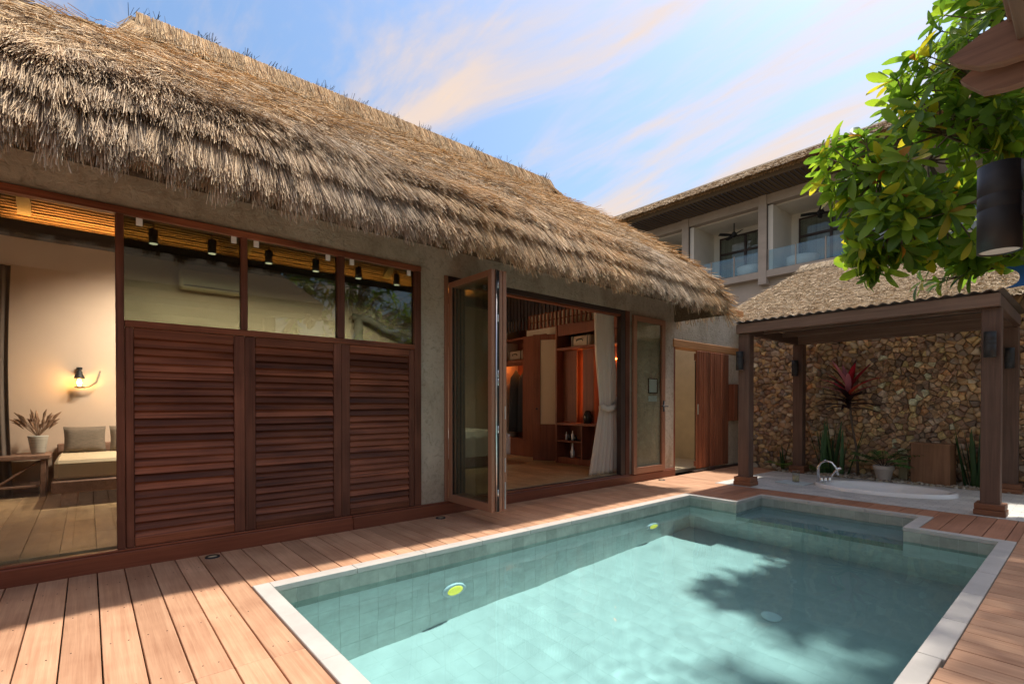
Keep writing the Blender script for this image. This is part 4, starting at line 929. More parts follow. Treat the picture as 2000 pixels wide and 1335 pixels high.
# ridge cap
cat = Cat()
RY0, RY1 = YE0 + HL - 0.06, YE1 - HR + 0.08
rv, rf = [], []
rc = MB()
prf = [(-0.27, -0.24), (-0.13, 0.03), (-0.07, 0.11), (0.0, 0.13), (0.07, 0.11), (0.13, 0.03), (0.27, -0.24)]
nn = len(prf); vv = [(-6.5 + a_, y, 5.08 + b_ - 0.01) for y in (RY0, RY1) for a_, b_ in prf]
mesh('ridge_core', vv, [(i, i + 1, nn + i + 1, nn + i) for i in range(nn - 1)] + [tuple(range(nn))[::-1], tuple(range(nn, 2 * nn))], 'thatch_core', roof)
n = 26000; y = rng.uniform(RY0 - 0.03, RY1 + 0.03, n); sgn = np.where(rng.uniform(0, 1, n) < 0.85, 1.0, -1.0)
st_ = rng.uniform(0, 0.17, n); px_ = -6.5 + sgn * (0.055 + st_ * 0.46 + 0.02); pz_ = 5.08 + 0.15 - st_ * 0.88
p = np.stack([px_, y, pz_], 1); d = np.stack([sgn * 0.46, 0 * y, -0.888 + 0 * y], 1); nr = np.stack([sgn * 0.888, 0 * y, 0.46 + 0 * y], 1)
tone = 1 + 0.10 * np.sin(y * 9 + np.sin(y * 23)) + 0.07 * np.sin(y * 41)
cat.add(*strands(p, d, nr, rng.uniform(0.15, 0.23, n), rng.uniform(0.004, 0.008, n), rng.uniform(0.0, 0.02, n), rng.normal(0, 0.05, n), 0.0, straw_cols(n, (0.38, 0.2, 0.2, 0.1, 0.1, 0.02), tone)))
n = 2600; y = np.where(rng.uniform(0, 1, n) < 0.5, RY0, RY1) + rng.normal(0, 0.03, n); s = rng.uniform(-0.35, 0.35, n)
p = np.stack([-6.5 + s, y, 5.08 + 0.13 - np.abs(s) * 0.9], 1); d = np.stack([s * 1.2, np.where(y > 3, 0.4, -0.4), -0.75 + 0 * y], 1); d /= np.linalg.norm(d, axis=1)[:, None]; nr = np.tile([[0.5, 0, 0.8]], (n, 1)); nr = nr - d * (nr * d).sum(1)[:, None]; nr /= np.linalg.norm(nr, axis=1)[:, None]
cat.add(*strands(p, d, nr, rng.uniform(0.15, 0.3, n), rng.uniform(0.005, 0.009, n), rng.uniform(0, 0.03, n), rng.normal(0, 0.12, n), 0.0, straw_cols(n)))
tag(cat.build('ridge_cap', 'thatch_mat', roof), kind='stuff')
# dark twigs sticking out of the ridge in clumps
cat = Cat(); yc = RY0 + 0.08
while yc < RY1 - 0.1:
    k = random.randint(14, 34); ex = random.uniform(0.08, 0.2)
    y = yc + rng.uniform(-ex, ex, k); p = np.stack([-6.5 + rng.uniform(-0.05, 0.06, k), y, np.full(k, 5.22)], 1)
    d = np.stack([rng.normal(0.1, 0.25, k), rng.normal(0.35, 0.35, k), np.full(k, 1.0)], 1); d /= np.linalg.norm(d, axis=1)[:, None]; nr = np.stack([np.ones(k), 0 * y, 0 * y], 1); nr = nr - d * (nr * d).sum(1)[:, None]; nr /= np.linalg.norm(nr, axis=1)[:, None]
    cat.add(*strands(p, d, nr, rng.uniform(0.05, 0.13, k), rng.uniform(0.004, 0.007, k), rng.uniform(-0.01, 0.03, k), rng.normal(0, 0.2, k), 0.0, np.tile([[0.075, 0.062, 0.04]], (k, 1)) * rng.uniform(0.6, 1.5, (k, 1))))
    yc += random.uniform(0.34, 0.62)
tag(cat.build('ridge_twigs', 'thatch_mat', roof), kind='stuff')

# ------------------------------------------------------------------ bath terrace
tub_c, tub_a, tub_b = (-1.96, 8.38), 0.80, 0.50
tx0, tx1, ty0, ty1 = -3.80, 1.4, 7.28, 9.40
TUBROT = R_(8)
def ell(a, b, n=64): return [(tub_c[0] + a * math.cos(t) * math.cos(TUBROT) - b * math.sin(t) * math.sin(TUBROT), tub_c[1] + a * math.cos(t) * math.sin(TUBROT) + b * math.sin(t) * math.cos(TUBROT)) for t in [2 * math.pi * k / n for k in range(n)]]
e_ = ell(tub_a * 0.97, tub_b * 0.97); outer = []
for (ex, ey) in e_:
    dx, dy = ex - tub_c[0], ey - tub_c[1]
    s = min([((tx1 if dx > 0 else tx0) - tub_c[0]) / dx if abs(dx) > 1e-6 else 1e9, ((ty1 if dy > 0 else ty0) - tub_c[1]) / dy if abs(dy) > 1e-6 else 1e9]); outer.append((tub_c[0] + dx * s, tub_c[1] + dy * s))
for cxy in ((tx0, ty0), (tx1, ty0), (tx1, ty1), (tx0, ty1)):
    k = min(range(64), key=lambda i: (outer[i][0] - cxy[0]) ** 2 + (outer[i][1] - cxy[1]) ** 2); outer[k] = cxy
v = [(*q, 0.004) for q in e_] + [(*q, 0.004) for q in outer] + [(*q, -0.15) for q in e_] + [(*q, -0.15) for q in outer]
f = [(k, 64 + k, 64 + (k + 1) % 64, (k + 1) % 64) for k in range(64)] + [(64 + k, 192 + k, 192 + (k + 1) % 64, 64 + (k + 1) % 64) for k in range(64)]
tag(mesh('terrace', v, f, 'grey_paver'), kind='structure')
tub = thing('sunken_bathtub', 'white oval bathtub sunk into the grey terrace under the pergola', 'bathtub')
pro = [(1.0, 0.006), (1.0, 0.045), (0.985, 0.058), (0.955, 0.060), (0.90, 0.052), (0.875, 0.035), (0.85, -0.05), (0.80, -0.30), (0.70, -0.42), (0.3, -0.45), (0.02, -0.45)]
v = []; f = []
for s, z in pro:
    aa = tub_a * s if s > 0.86 else tub_a * s; v += [(*q, z) for q in ell(tub_a * s, tub_b * s + (s - 1) * 0.08 if s > 0.3 else tub_b * s)]
for i in range(len(pro) - 1):
    for k in range(64): f.append((i * 64 + k, i * 64 + (k + 1) % 64, (i + 1) * 64 + (k + 1) % 64, (i + 1) * 64 + k))
f.append(tuple((len(pro) - 1) * 64 + k for k in range(64)))
mesh('basin', v, f, 'porcelain', tub, True)
tp = empty('tap'); tp.parent = tub
bx, by = -2.72, 8.30
v, f = tube([(bx, by, 0.05), (bx, by, 0.26), (bx + 0.03, by, 0.33), (bx + 0.10, by, 0.37), (bx + 0.18, by, 0.35), (bx + 0.235, by, 0.27), (bx + 0.26, by, 0.17)], [0.021, 0.018, 0.017, 0.016, 0.015, 0.014, 0.014], 12); mesh('spout', v, f, 'chrome', tp, True)
v, f = tube([(bx + 0.12, by + 0.13, 0.05), (bx + 0.14, by + 0.13, 0.15), (bx + 0.20, by + 0.12, 0.23), (bx + 0.26, by + 0.11, 0.27)], [0.012, 0.013, 0.018, 0.022], 10); mesh('hand_shower', v, f, 'chrome', tp, True)
for dx, dy in ((0.06, -0.06), (0.10, -0.015), (0.13, 0.06)):
    v, f = lathe([(0.028, 0), (0.028, 0.03), (0.018, 0.05), (0.022, 0.06), (0.01, 0.068)], 14, (bx + dx, by + dy, 0.056)); mesh('valve_knob', v, f, 'chrome', tp, True)
v, f = lathe([(0.03, 0), (0.026, 0.012), (0.008, 0.016)], 14, (0, 0, 0)); v = [(-2.58 + p[2], 8.24 + p[0], -0.03 + p[1]) for p in v]; mesh('overflow_cap', v, f, 'chrome', tub, True)
cd = thing('candle_glass', 'tall candle glass with beige wax on the magazine beside the bathtub', 'candle')
v, f = lathe([(0.048, 0), (0.05, 0.004), (0.05, 0.17), (0.047, 0.17), (0.047, 0.006)], 24, (-3.0, 8.22, 0.022), True, False); mesh('glass', v, f, 'clear_glass', cd, True)
v, f = lathe([(0.0455, 0.008), (0.0455, 0.095), (0.03, 0.092), (0.004, 0.09)], 20, (-3.0, 8.22, 0.022)); mesh('wax', v, f, 'candle_wax', cd, True)
mg = MB(); mg.add([(-3.22, 8.02, 0.006), (-2.82, 7.98, 0.006), (-2.79, 8.30, 0.006), (-3.19, 8.33, 0.006), (-3.22, 8.02, 0.02), (-2.82, 7.98, 0.02), (-2.79, 8.30, 0.02), (-3.19, 8.33, 0.02)], [(3, 2, 1, 0), (4, 5, 6, 7), (0, 1, 5, 4), (1, 2, 6, 5), (2, 3, 7, 6), (3, 0, 4, 7)]); tag(mg.build('magazine', 'paper'), 'pale magazine lying flat on the terrace under the candle glass', 'magazine')
# pergola
pgl = thing('pergola', 'dark timber pergola with four posts and a corrugated roof over the bathtub', 'pergola')
LAMP_POS = []
def post(xc, yc, hb=0.0):
    p_ = empty('post'); p_.parent = pgl; w = 0.079
    box('shaft', xc - w, xc + w, yc - w, yc + w, 0.128, 2.235, 'pergola_z', p_, 0.006)
    for i, (z0, z1) in enumerate(((0.006, 0.066), (0.068, 0.132))):
        e = 0.128 - 0.006 * i; box('base_block', xc - e, xc + e, yc - e, yc + e, z0, z1, 'base_wood', p_, 0.006)
PFL, PFR, PBL, PBR = (-3.405, 7.44), (-0.765, 7.46), (-3.425, 9.52), (-0.79, 9.52)
for q in (PFL, PFR, PBL, PBR): post(*q)
box('front_beam', -3.49, -0.69, 7.30, 7.358, 2.238, 2.375, 'pergola_x', pgl, 0.005)
box('back_beam', -3.50, -0.72, 9.44, 9.60, 2.238, 2.41, 'pergola_x', pgl, 0.005)
box('side_beam', -3.488, -3.42, 7.36, 9.438, 2.238, 2.375, 'pergola_y', pgl, 0.005); box('side_beam', -0.76, -0.692, 7.36, 9.438, 2.238, 2.375, 'pergola_y', pgl, 0.005)
for yb in (8.05, 8.75): box('purlin', -3.418, -0.762, yb, yb + 0.06, 2.30, 2.374, 'pergola_x', pgl, 0.004)
v = []; f = []; nxs = 150
for iy, (yy, zz) in enumerate(((7.255, 2.385), (9.72, 2.425))):
    for layer in (0, 1):
        for i in range(nxs + 1):
            xx = -3.545 + 2.885 * i / nxs; v.append((xx, yy, zz + 0.012 * math.sin(xx * 2 * math.pi / 0.115) + 0.012 + layer * 0.004))
S = nxs + 1
for i in range(nxs):
    f.append((S + i, S + i + 1, 3 * S + i + 1, 3 * S + i)); f.append((i, 2 * S + i, 2 * S + i + 1, i + 1)); f.append((i, i + 1, S + i + 1, S + i)); f.append((2 * S + i, 3 * S + i, 3 * S + i + 1, 2 * S + i + 1))
plain('roof_sheet', (0.10, 0.085, 0.075), 0.6, 0, 6, 0.25)
mesh('roof_sheet', v, f, 'roof_sheet', pgl, True)
# cylinder wall lamps
lamp_me = {}
def wall_lamp(lab, c, h=0.27, r=0.05, d=(0, -1)):
    t = thing('wall_lamp', lab, 'wall lamp', 'black cylinder lamps on timber posts')
    v, f = lathe([(r * 0.93, 0.012), (r * 0.93, 0.0), (r, 0.0), (r, h * 0.48), (r * 0.985, h * 0.485), (r, h * 0.49), (r, h * 0.64), (r * 0.985, h * 0.645), (r, h * 0.65), (r, h), (r * 0.93, h), (r * 0.93, h - 0.012)], 32, (c[0], c[1], c[2]), True, True); mesh('body', v, f, 'black_metal', t, True)
    v, f = lathe([(r * 0.90, 0.004), (r * 0.90, 0.011)], 24, c); mesh('lens', v, f, 'porcelain', t)
    x0, x1 = sorted((c[0] - d[0] * r * 0.9, c[0] - d[0] * (r + 0.035))) if d[0] else (c[0] - 0.03, c[0] + 0.03)
    y0, y1 = sorted((c[1] - d[1] * r * 0.9, c[1] - d[1] * (r + 0.035))) if d[1] else (c[1] - 0.03, c[1] + 0.03)
    box('bracket', x0, x1, y0, y1, c[2] + h * 0.35, c[2] + h * 0.62, 'black_metal', t, 0.004)
wall_lamp('black cylinder lamp on the front left pergola post', (-3.43, 7.285, 1.70)); wall_lamp('black cylinder lamp on the front right pergola post', (-0.765, 7.30, 1.70))
wall_lamp('black cylinder lamp on the back left pergola post', (-3.44, 9.355, 1.69)); wall_lamp('black cylinder lamp on the back right pergola post', (-0.79, 9.355, 1.68))
# wooden box by the wall, board, pot plant
wb = thing('wooden_box', 'brown grained wooden box standing by the stone wall right of the potted palm', 'box')
bc = [(-1.87, 9.56), (-1.405, 9.50), (-1.37, 9.72), (-1.83, 9.78)]
v = [(*q, z) for z in (0.006, 0.60) for q in bc]; mesh('case', v, [(3, 2, 1, 0), (4, 5, 6, 7), (0, 1, 5, 4), (1, 2, 6, 5), (2, 3, 7, 6), (3, 0, 4, 7)], 'box_wood', wb)
v = [(*q, z) for z in (0.601, 0.618) for q in [(-1.878, 9.552), (-1.398, 9.49), (-1.362, 9.728), (-1.838, 9.79)]]; mesh('lid', v, [(3, 2, 1, 0), (4, 5, 6, 7), (0, 1, 5, 4), (1, 2, 6, 5), (2, 3, 7, 6), (3, 0, 4, 7)], 'box_wood', wb)
v = [(-2.07, 9.80, 0.0), (-1.95, 9.74, 0.0), (-1.95, 9.80, 0.39), (-2.07, 9.86, 0.39), (-2.06, 9.83, 0.0), (-1.94, 9.77, 0.0), (-1.94, 9.83, 0.39), (-2.06, 9.89, 0.39)]
plain('pale_board', (0.42, 0.36, 0.22), 0.7, 0, (20, 20, 2), 0.15)
tag(mesh('leaning_board', v, [(0, 1, 2, 3), (7, 6, 5, 4), (0, 4, 5, 1), (1, 5, 6, 2), (2, 6, 7, 3), (3, 7, 4, 0)], 'pale_board'), 'pale board leaning on the stone wall behind the potted palm', 'board')
# gravel bed
n = 2600; px_ = rng.uniform(-3.75, -0.6, n); py_ = 9.40 + rng.uniform(0, 1, n) ** 0.8 * 0.62; r_ = rng.uniform(0.012, 0.034, n)
ico = np.array([(0, 0, 1), (0.9, 0, 0.35), (0.28, 0.85, 0.35), (-0.72, 0.53, 0.35), (-0.72, -0.53, 0.35), (0.28, -0.85, 0.35), (0.9, 0.3, -0.3), (-0.3, 0.85, -0.3), (-0.9, -0.2, -0.3), (0.2, -0.9, -0.3)])
icf = np.array([(0, 1, 2), (0, 2, 3), (0, 3, 4), (0, 4, 5), (0, 5, 1), (1, 6, 2), (2, 7, 3), (3, 8, 4), (4, 9, 5), (5, 9, 1), (6, 7, 2), (7, 8, 3), (8, 9, 4), (9, 6, 1)])
sc3 = np.stack([r_ * rng.uniform(0.7, 1.3, n), r_ * rng.uniform(0.7, 1.3, n), r_ * rng.uniform(0.45, 0.9, n)], 1); an_ = rng.uniform(0, 6.28, n)
Q = ico[None] * sc3[:, None]; ca, sa = np.cos(an_)[:, None], np.sin(an_)[:, None]; Q = np.stack([Q[..., 0] * ca - Q[..., 1] * sa, Q[..., 0] * sa + Q[..., 1] * ca, Q[..., 2]], -1) + np.stack([px_, py_, 0.002 + r_ * 0.3], 1)[:, None]
pc = np.array([[0.46, 0.38, 0.28], [0.36, 0.28, 0.2], [0.55, 0.5, 0.42], [0.3, 0.25, 0.2]])[rng.integers(0, 4, n)]
tag(np_mesh('gravel', Q.reshape(-1, 3), (icf[None] + (np.arange(n) * 10)[:, None, None]).reshape(-1, 3), 'stone_mat', None, np.repeat(pc, 10, 0)), 'pale and brown gravel strip at the foot of the stone wall', 'gravel', kind='stuff')
tag(mesh('soil_bed', [(-3.80, 9.402, -0.01), (1.4, 9.402, -0.01), (1.4, 10.1, -0.01), (-3.80, 10.1, -0.01)], [(0, 1, 2, 3)], 'soil'), kind='structure')

# ------------------------------------------------------------------ rubble stone wall
sw = thing('stone_wall', 'tall wall of rough brown and ochre rubble stones behind the pergola', 'wall')
SWY = 10.06
box('mortar_core', -4.86, 1.6, SWY, SWY + 0.25, -0.1, 2.72, 'mortar', sw)
sx0, sx1, sz0, sz1 = -4.65, 1.0, -0.02, 2.70
cs = 0.088; seeds = []
nxs_, nzs_ = int((sx1 - sx0) / cs), int((sz1 - sz0) / (cs * 0.86))
for i in range(nxs_):
    for j in range(nzs_):
        seeds.append((sx0 + (i + 0.5 + 0.5 * (j % 2) + random.uniform(-0.62, 0.62)) * cs, sz0 + (j + 0.5 + random.uniform(-0.62, 0.62)) * cs * 0.86))
S_ = np.array(seeds)
def clip(poly, p, q):
    mx_, mz_ = (p[0] + q[0]) / 2, (p[1] + q[1]) / 2; nx_, nz_ = q[0] - p[0], q[1] - p[1]; out = []
    for k in range(len(poly)):
        a, b = poly[k], poly[(k + 1) % len(poly)]; da = (a[0] - mx_) * nx_ + (a[1] - mz_) * nz_; db = (b[0] - mx_) * nx_ + (b[1] - mz_) * nz_
        if da <= 0: out.append(a)
        if (da < 0) != (db < 0) and abs(da - db) > 1e-12: t = da / (da - db); out.append((a[0] + (b[0] - a[0]) * t, a[1] + (b[1] - a[1]) * t))
    return out
SC = [(0.42, 0.28, 0.165), (0.52, 0.36, 0.20), (0.33, 0.215, 0.145), (0.60, 0.42, 0.21), (0.44, 0.34, 0.25), (0.55, 0.31, 0.16), (0.25, 0.18, 0.135), (0.64, 0.53, 0.37)]
SWt = (0.22, 0.18, 0.2, 0.08, 0.14, 0.05, 0.08, 0.05)
stones = []
for i, p in enumerate(S_):
    d2 = ((S_ - p) ** 2).sum(1); nb = np.argsort(d2)[1:14]; poly = [(p[0] - 0.16, p[1] - 0.16), (p[0] + 0.16, p[1] - 0.16), (p[0] + 0.16, p[1] + 0.16), (p[0] - 0.16, p[1] + 0.16)]
    for j in nb:
        poly = clip(poly, p, S_[j])
        if len(poly) < 3: break
    if len(poly) < 3: continue
    c = (sum(a[0] for a in poly) / len(poly), sum(a[1] for a in poly) / len(poly)); g = random.uniform(0.90, 0.985)
    base = [(c[0] + (a[0] - c[0]) * g, c[1] + (a[1] - c[1]) * g) for a in poly]
    dep = random.uniform(0.02, 0.065); tx_, tz_ = random.uniform(-0.75, 0.75), random.uniform(-0.75, 0.75); n = len(base)
    v = [(a[0], SWY + 0.03, a[1]) for a in base]
    for sft, kk in ((0.97, 0.72), (0.72, 1.0)):
        for a in base:
            x_, z_ = c[0] + (a[0] - c[0]) * sft + random.uniform(-0.007, 0.007), c[1] + (a[1] - c[1]) * sft + random.uniform(-0.007, 0.007)
            v.append((x_, SWY - dep * kk - (x_ - c[0]) * tx_ - (z_ - c[1]) * tz_ - random.uniform(0, 0.022), z_))
    pk = len(v); v.append((c[0] + random.uniform(-0.03, 0.03), SWY - dep * 1.15 - random.uniform(-0.01, 0.03), c[1] + random.uniform(-0.03, 0.03)))
    f = [(l * n + k, l * n + (k + 1) % n, (l + 1) * n + (k + 1) % n, (l + 1) * n + k) for l in (0, 1) for k in range(n)] + [(2 * n + k, 2 * n + (k + 1) % n, pk) for k in range(n)]
    col = np.array(random.choices(SC, SWt)[0]) * random.uniform(1.05, 1.6)
    stones.append((v, f, col, len(poly), (c[0] + 2.0) ** 2 + 0.4 * (c[1] - 1.3) ** 2))
stones.sort(key=lambda s: s[4])
sm = []
for k, cc in enumerate(SC):
    sm.append(plain(f'stone_{k}', tuple(min(0.75, q * 1.35) for q in cc), 0.8, 0, 22, 0.42, 0.8, 0.3, 0.3))
for s in stones[:300]:
    o = mesh('stone', s[0], s[1], f'stone_{int(np.argmin([((np.array(c) / sum(c) - s[2] / s[2].sum()) ** 2).sum() for c in SC]))}', sw)
cv, cf, cc_ = [], [], []
for s in stones[300:]:
    o = len(cv); cv += s[0]; cc_ += [s[2]] * len(s[0])
    for q in s[1]:
        for k in range(1, len(q) - 1): cf.append((o + q[0], o + q[k], o + q[k + 1]))
tag(np_mesh('rubble', np.array(cv), np.array(cf), 'stone_mat', sw, np.array(cc_)), kind='stuff')

# ------------------------------------------------------------------ plants
def blades(name, mat, parent, specs):
    """specs: list of (base, direction, length, width, bend, colour, nseg) -> one mesh of folded leaf blades"""
    V, F, C = [], [], []
    for (b, d, L, w, bend, col, tipw) in specs:
        b = Vector(b); d = Vector(d).normalized(); side = d.cross(Vector((0, 0, 1)))
        side = side.normalized() if side.length > 1e-3 else Vector((random.uniform(-1, 1), random.uniform(-1, 1), 0)).normalized()
        nrm = side.cross(d).normalized(); o = len(V); n = 6; pos = b.copy(); dd = d.copy()
        for i in range(n + 1):
            t = i / n; ww = w * (0.5 * (1 - t) + math.sin(math.pi * min(1, 0.12 + t * 0.88)) ** 0.8 * tipw) if tipw else w * (1 - 0.85 * t ** 3)
            nr = side.cross(dd).normalized()
            V += [pos - side * ww * 0.5 + nr * ww * 0.18, pos, pos + side * ww * 0.5 + nr * ww * 0.18]; C += [col] * 3
            dd = (dd + Vector((0, 0, -bend / n))).normalized(); pos = pos + dd * (L / n)
        for i in range(n):
            for k in (0, 1): a = o + i * 3 + k; F += [(a, a + 1, a + 4), (a, a + 4, a + 3)]
    return np_mesh(name, np.array([tuple(p) for p in V]), np.array(F), mat, parent, np.array(C), True)
def snake(lab, cx_, cy_, n, h, spread):
    t = thing('snake_plant', lab, 'plant')
    for i in range(n):
        a = random.uniform(0, 6.28); r = random.uniform(0, spread); b = (cx_ + r * math.cos(a), cy_ + 0.4 * r * math.sin(a), 0.0)
        g = random.uniform(0.6, 1.3); blades('leaf', 'plant_mat', t, [(b, (random.uniform(-0.16, 0.16) + 0.25 * (b[0] - cx_) / spread, random.uniform(-0.12, 0.05), 1), h * random.uniform(0.55, 1.05), random.uniform(0.05, 0.075), random.uniform(-0.05, 0.1), (0.075 * g, 0.15 * g, 0.06 * g), 0)])
snake('tall green snake plant clump between the back post and the red cordyline', -3.0, 9.72, 24, 0.95, 0.30)
snake('dark snake plant clump right of the wooden box', -1.17, 9.70, 20, 0.95, 0.24)
snake('single leaning snake plant just left of the back left post', -3.78, 9.75, 3, 0.62, 0.05)
snake('dark snake plant clump outside the right back post', -0.42, 9.72, 14, 0.9, 0.28)
def fern(lab, cx_, cy_, n, L, col, droop=1.1):
    t = thing('fern', lab, 'plant')
    for i in range(n):
        a = 2 * math.pi * i / n + random.uniform(-0.3, 0.3); sp = []; p = Vector((cx_, cy_, 0.02)); d = Vector((math.cos(a), math.sin(a), 1.1)).normalized(); m_ = 12
        for k in range(m_):
            p = p + d * (L / m_); d = (d + Vector((0, 0, -droop / m_))).normalized(); s = d.cross(Vector((0, 0, 1))).normalized(); g = random.uniform(0.8, 1.2); ll = L * 0.3 * math.sin(math.pi * (k + 1.2) / (m_ + 1.5))
            for sg in (-1, 1): sp.append((p, s * sg + d * 0.5, ll, 0.018, 0.2, tuple(c * g for c in col), 0.9))
        blades('frond', 'plant_mat', t, sp)
fern('small bright green fern at the foot of the back left post, left side', -3.72, 9.62, 9, 0.34, (0.17, 0.30, 0.055)); fern('small bright green fern at the foot of the back left post, right side', -3.22, 9.66, 8, 0.26, (0.17, 0.29, 0.06))
pp = thing('plant_pot', 'cream ceramic pot by the bathtub holding the palm', 'pot')
v, f = lathe([(0.085, 0.0), (0.09, 0.005), (0.125, 0.17), (0.137, 0.175), (0.142, 0.235), (0.13, 0.237), (0.122, 0.20)], 32, (-2.20, 9.52, 0.006)); mesh('body', v, f, 'ceramic_pot', pp, True)
v, f = lathe([(0.122, 0.0), (0.05, 0.008)], 24, (-2.20, 9.52, 0.205)); mesh('soil', v, f, 'soil', pp)
pa = thing('potted_palm', 'green leafy palm growing in the cream pot', 'plant')
for i in range(13):
    a = 2 * math.pi * i / 13 + random.uniform(-0.2, 0.2); tl = random.uniform(0.45, 1.3); p = Vector((-2.20, 9.52, 0.2)); d = Vector((math.cos(a), 0.8 * math.sin(a), tl)).normalized(); pts = [p.copy()]; sp = []; L = random.uniform(0.38, 0.52)
    for k in range(9):
        p = p + d * (L / 9); d = (d + Vector((0, 0, -0.09))).normalized(); pts.append(p.copy()); s = d.cross(Vector((0, 0, 1))).normalized(); g = random.uniform(0.7, 1.3)
        if k > 2:
            for sg in (-1, 1): sp.append((p, s * sg + d * 0.9, 0.15 * (1 - 0.05 * k), 0.034, 0.5, (0.11 * g, 0.25 * g, 0.06 * g), 0.95))
    blades('frond', 'plant_mat', pa, sp); v, f = tube(pts, 0.004, 5); mesh('stalk', v, f, 'soil', pa)
co = thing('cordyline', 'red and maroon leaved cordyline on a thin stem before the stone wall', 'plant')
v, f = tube([(-2.60, 9.75, 0.0), (-2.62, 9.74, 0.45), (-2.68, 9.73, 0.8), (-2.72, 9.72, 1.2), (-2.74, 9.70, 1.5)], [0.022, 0.018, 0.016, 0.016, 0.014], 8); mesh('stem', v, f, 'bark', co, True)
for i in range(34):
    t = i / 34; a = i * 2.4; z = 1.12 + 0.42 * t; el = 0.25 + 1.5 * t ** 1.3
    col = (0.045, 0.02, 0.025) if t < 0.45 else random.choice([(0.45, 0.02, 0.04), (0.55, 0.05, 0.10), (0.28, 0.015, 0.025), (0.65, 0.25, 0.32), (0.09, 0.05, 0.04), (0.6, 0.08, 0.05)])
    blades('leaf', 'plant_mat', co, [((-2.735, 9.70, z), (math.cos(a), 0.75 * math.sin(a) - 0.12, el), random.uniform(0.42, 0.62), random.uniform(0.055, 0.085), 0.7 if t < 0.7 else 0.35, col, 0.95)])

# ------------------------------------------------------------------ broad-leaved tree right of the pergola
LEAFP = [(0, 0.05), (0.2, 0.16), (0.42, 0.30), (0.64, 0.385), (0.82, 0.34), (0.95, 0.17), (1.0, 0.02)]
def leaf_template(curve):
    V = []; F = []
    for (t, w) in LEAFP:
        z = -curve * t * t; V += [(t, -w * 0.42, z + 0.10 * w), (t, 0, z), (t, w * 0.42, z + 0.10 * w)]
    for i in range(len(LEAFP) - 1):
        for k in (0, 1): a = i * 3 + k; F += [(a, a + 3, a + 4), (a, a + 4, a + 1)]
    return np.array(V, float), np.array(F)
LT = [leaf_template(c) for c in (0.12, 0.30, 0.48)]
leaf_me = []
for k, (LV, LF) in enumerate(LT):
    me = bpy.data.meshes.new('leaf'); me.from_pydata(LV.tolist(), [], LF.tolist()); me.materials.append(MATS['leaf_single'])
    for p in me.polygons: p.use_smooth = True
    leaf_me.append(me)
LC = 1.75 * np.array([[0.045, 0.09, 0.013], [0.07, 0.13, 0.017], [0.105, 0.175, 0.022], [0.17, 0.24, 0.025], [0.30, 0.26, 0.025], [0.26, 0.11, 0.02]])
def leaf_frames(tips, dirs, per, Lm):
    """rosettes at branch tips -> list of 4x4-ish (pos, xaxis, yaxis, zaxis, len, template, colour)"""
    out = []
    for p, d in zip(tips, dirs):
        d = Vector(d).normalized(); a0 = random.uniform(0, 6.28); u = d.orthogonal().normalized(); w = d.cross(u); n = random.randint(*per)
        for i in range(n):
            a = a0 + i * 2.4; rad = u * math.cos(a) + w * math.sin(a); open_ = random.uniform(0.35, 1.35)
            x = (d * math.cos(open_) + rad * math.sin(open_)); x = (x + Vector((0, 0, -0.38))).normalized()
            y = x.cross(d); y = y.normalized() if y.length > 1e-3 else u
            z = x.cross(y); 
            if z.dot(d) < 0: y, z = -y, -z
            L = Lm * random.uniform(0.5, 1.2)
            out.append((Vector(p) - d * (0.05 * i / n), x, y, z, L, random.randrange(3), random.choices(range(6), (0.16, 0.24, 0.28, 0.24, 0.065, 0.015))[0]))
    return out
def crown_mesh(name, frames, parent):
    V, F, C = [], [], []; o = 0
    for (p, x, y, z, L, k, c) in frames:
        LV, LF = LT[k]; M = np.array([x, y, z]) * L; V.append(LV @ M + np.array(p)); F.append(LF + o); o += len(LV); C.append(np.tile(LC[c] * random.uniform(0.8, 1.2), (len(LV), 1)))
    return tag(np_mesh(name, np.concatenate(V), np.concatenate(F), 'leaf_mat', parent, np.concatenate(C), True), kind='stuff')
def make_tree(lab, base, clusters, trunk_r, nodes, per=(7, 11), Lm=0.25, nsingle=0, near=None):
    """clusters: list of tips; nodes: skeleton points [(pos, parent index, radius)]"""
    t = thing('broadleaf_tree', lab, 'tree')
    for i, (p, pi, r) in enumerate(nodes):
        if pi is None: continue
        q, _, rq = nodes[pi]; a, b = Vector(q), Vector(p); m_ = a.lerp(b, 0.5) + Vector((random.uniform(-1, 1), random.uniform(-1, 1), 0.4)) * (b - a).length * 0.07
        v, f = tube([a, m_, b], [rq, (rq + r) / 2, r], 8); mesh('trunk' if pi == 0 and i == 1 else 'limb', v, f, 'bark', t, True)
    NP = np.array([n_[0] for n_ in nodes]); tw = MB(); dirs = []
    for c in clusters:
        d2 = ((NP - np.array(c)) ** 2).sum(1); j = int(np.argmin(d2)); a, b = Vector(nodes[j][0]), Vector(c); L = (b - a).length
        m_ = a.lerp(b, 0.55) + Vector((random.uniform(-1, 1), random.uniform(-1, 1), -0.3)) * L * 0.1
        tw.add(*tube([a, m_, b], [min(nodes[j][2], 0.014), 0.009, 0.006], 5)); dv = (b - m_).normalized(); dirs.append((dv + Vector((random.uniform(-0.4, 0.4), random.uniform(-0.4, 0.4), random.uniform(-0.1, 0.6)))).normalized())
    tag(tw.build('twigs', 'bark', t, True), kind='stuff')
    fr_ = leaf_frames(clusters, dirs, per, Lm)
    if nsingle:
        fr_.sort(key=near)
        for (p, x, y, z, L, k, c) in fr_[:nsingle]:
            o = link('leaf', leaf_me[k], None, t); o.matrix_local = Matrix(((x.x * L, y.x * L, z.x * L, p.x), (x.y * L, y.y * L, z.y * L, p.y), (x.z * L, y.z * L, z.z * L, p.z), (0, 0, 0, 1)))
        fr_ = fr_[nsingle:]
    crown_mesh('crown', fr_, t)
    return t
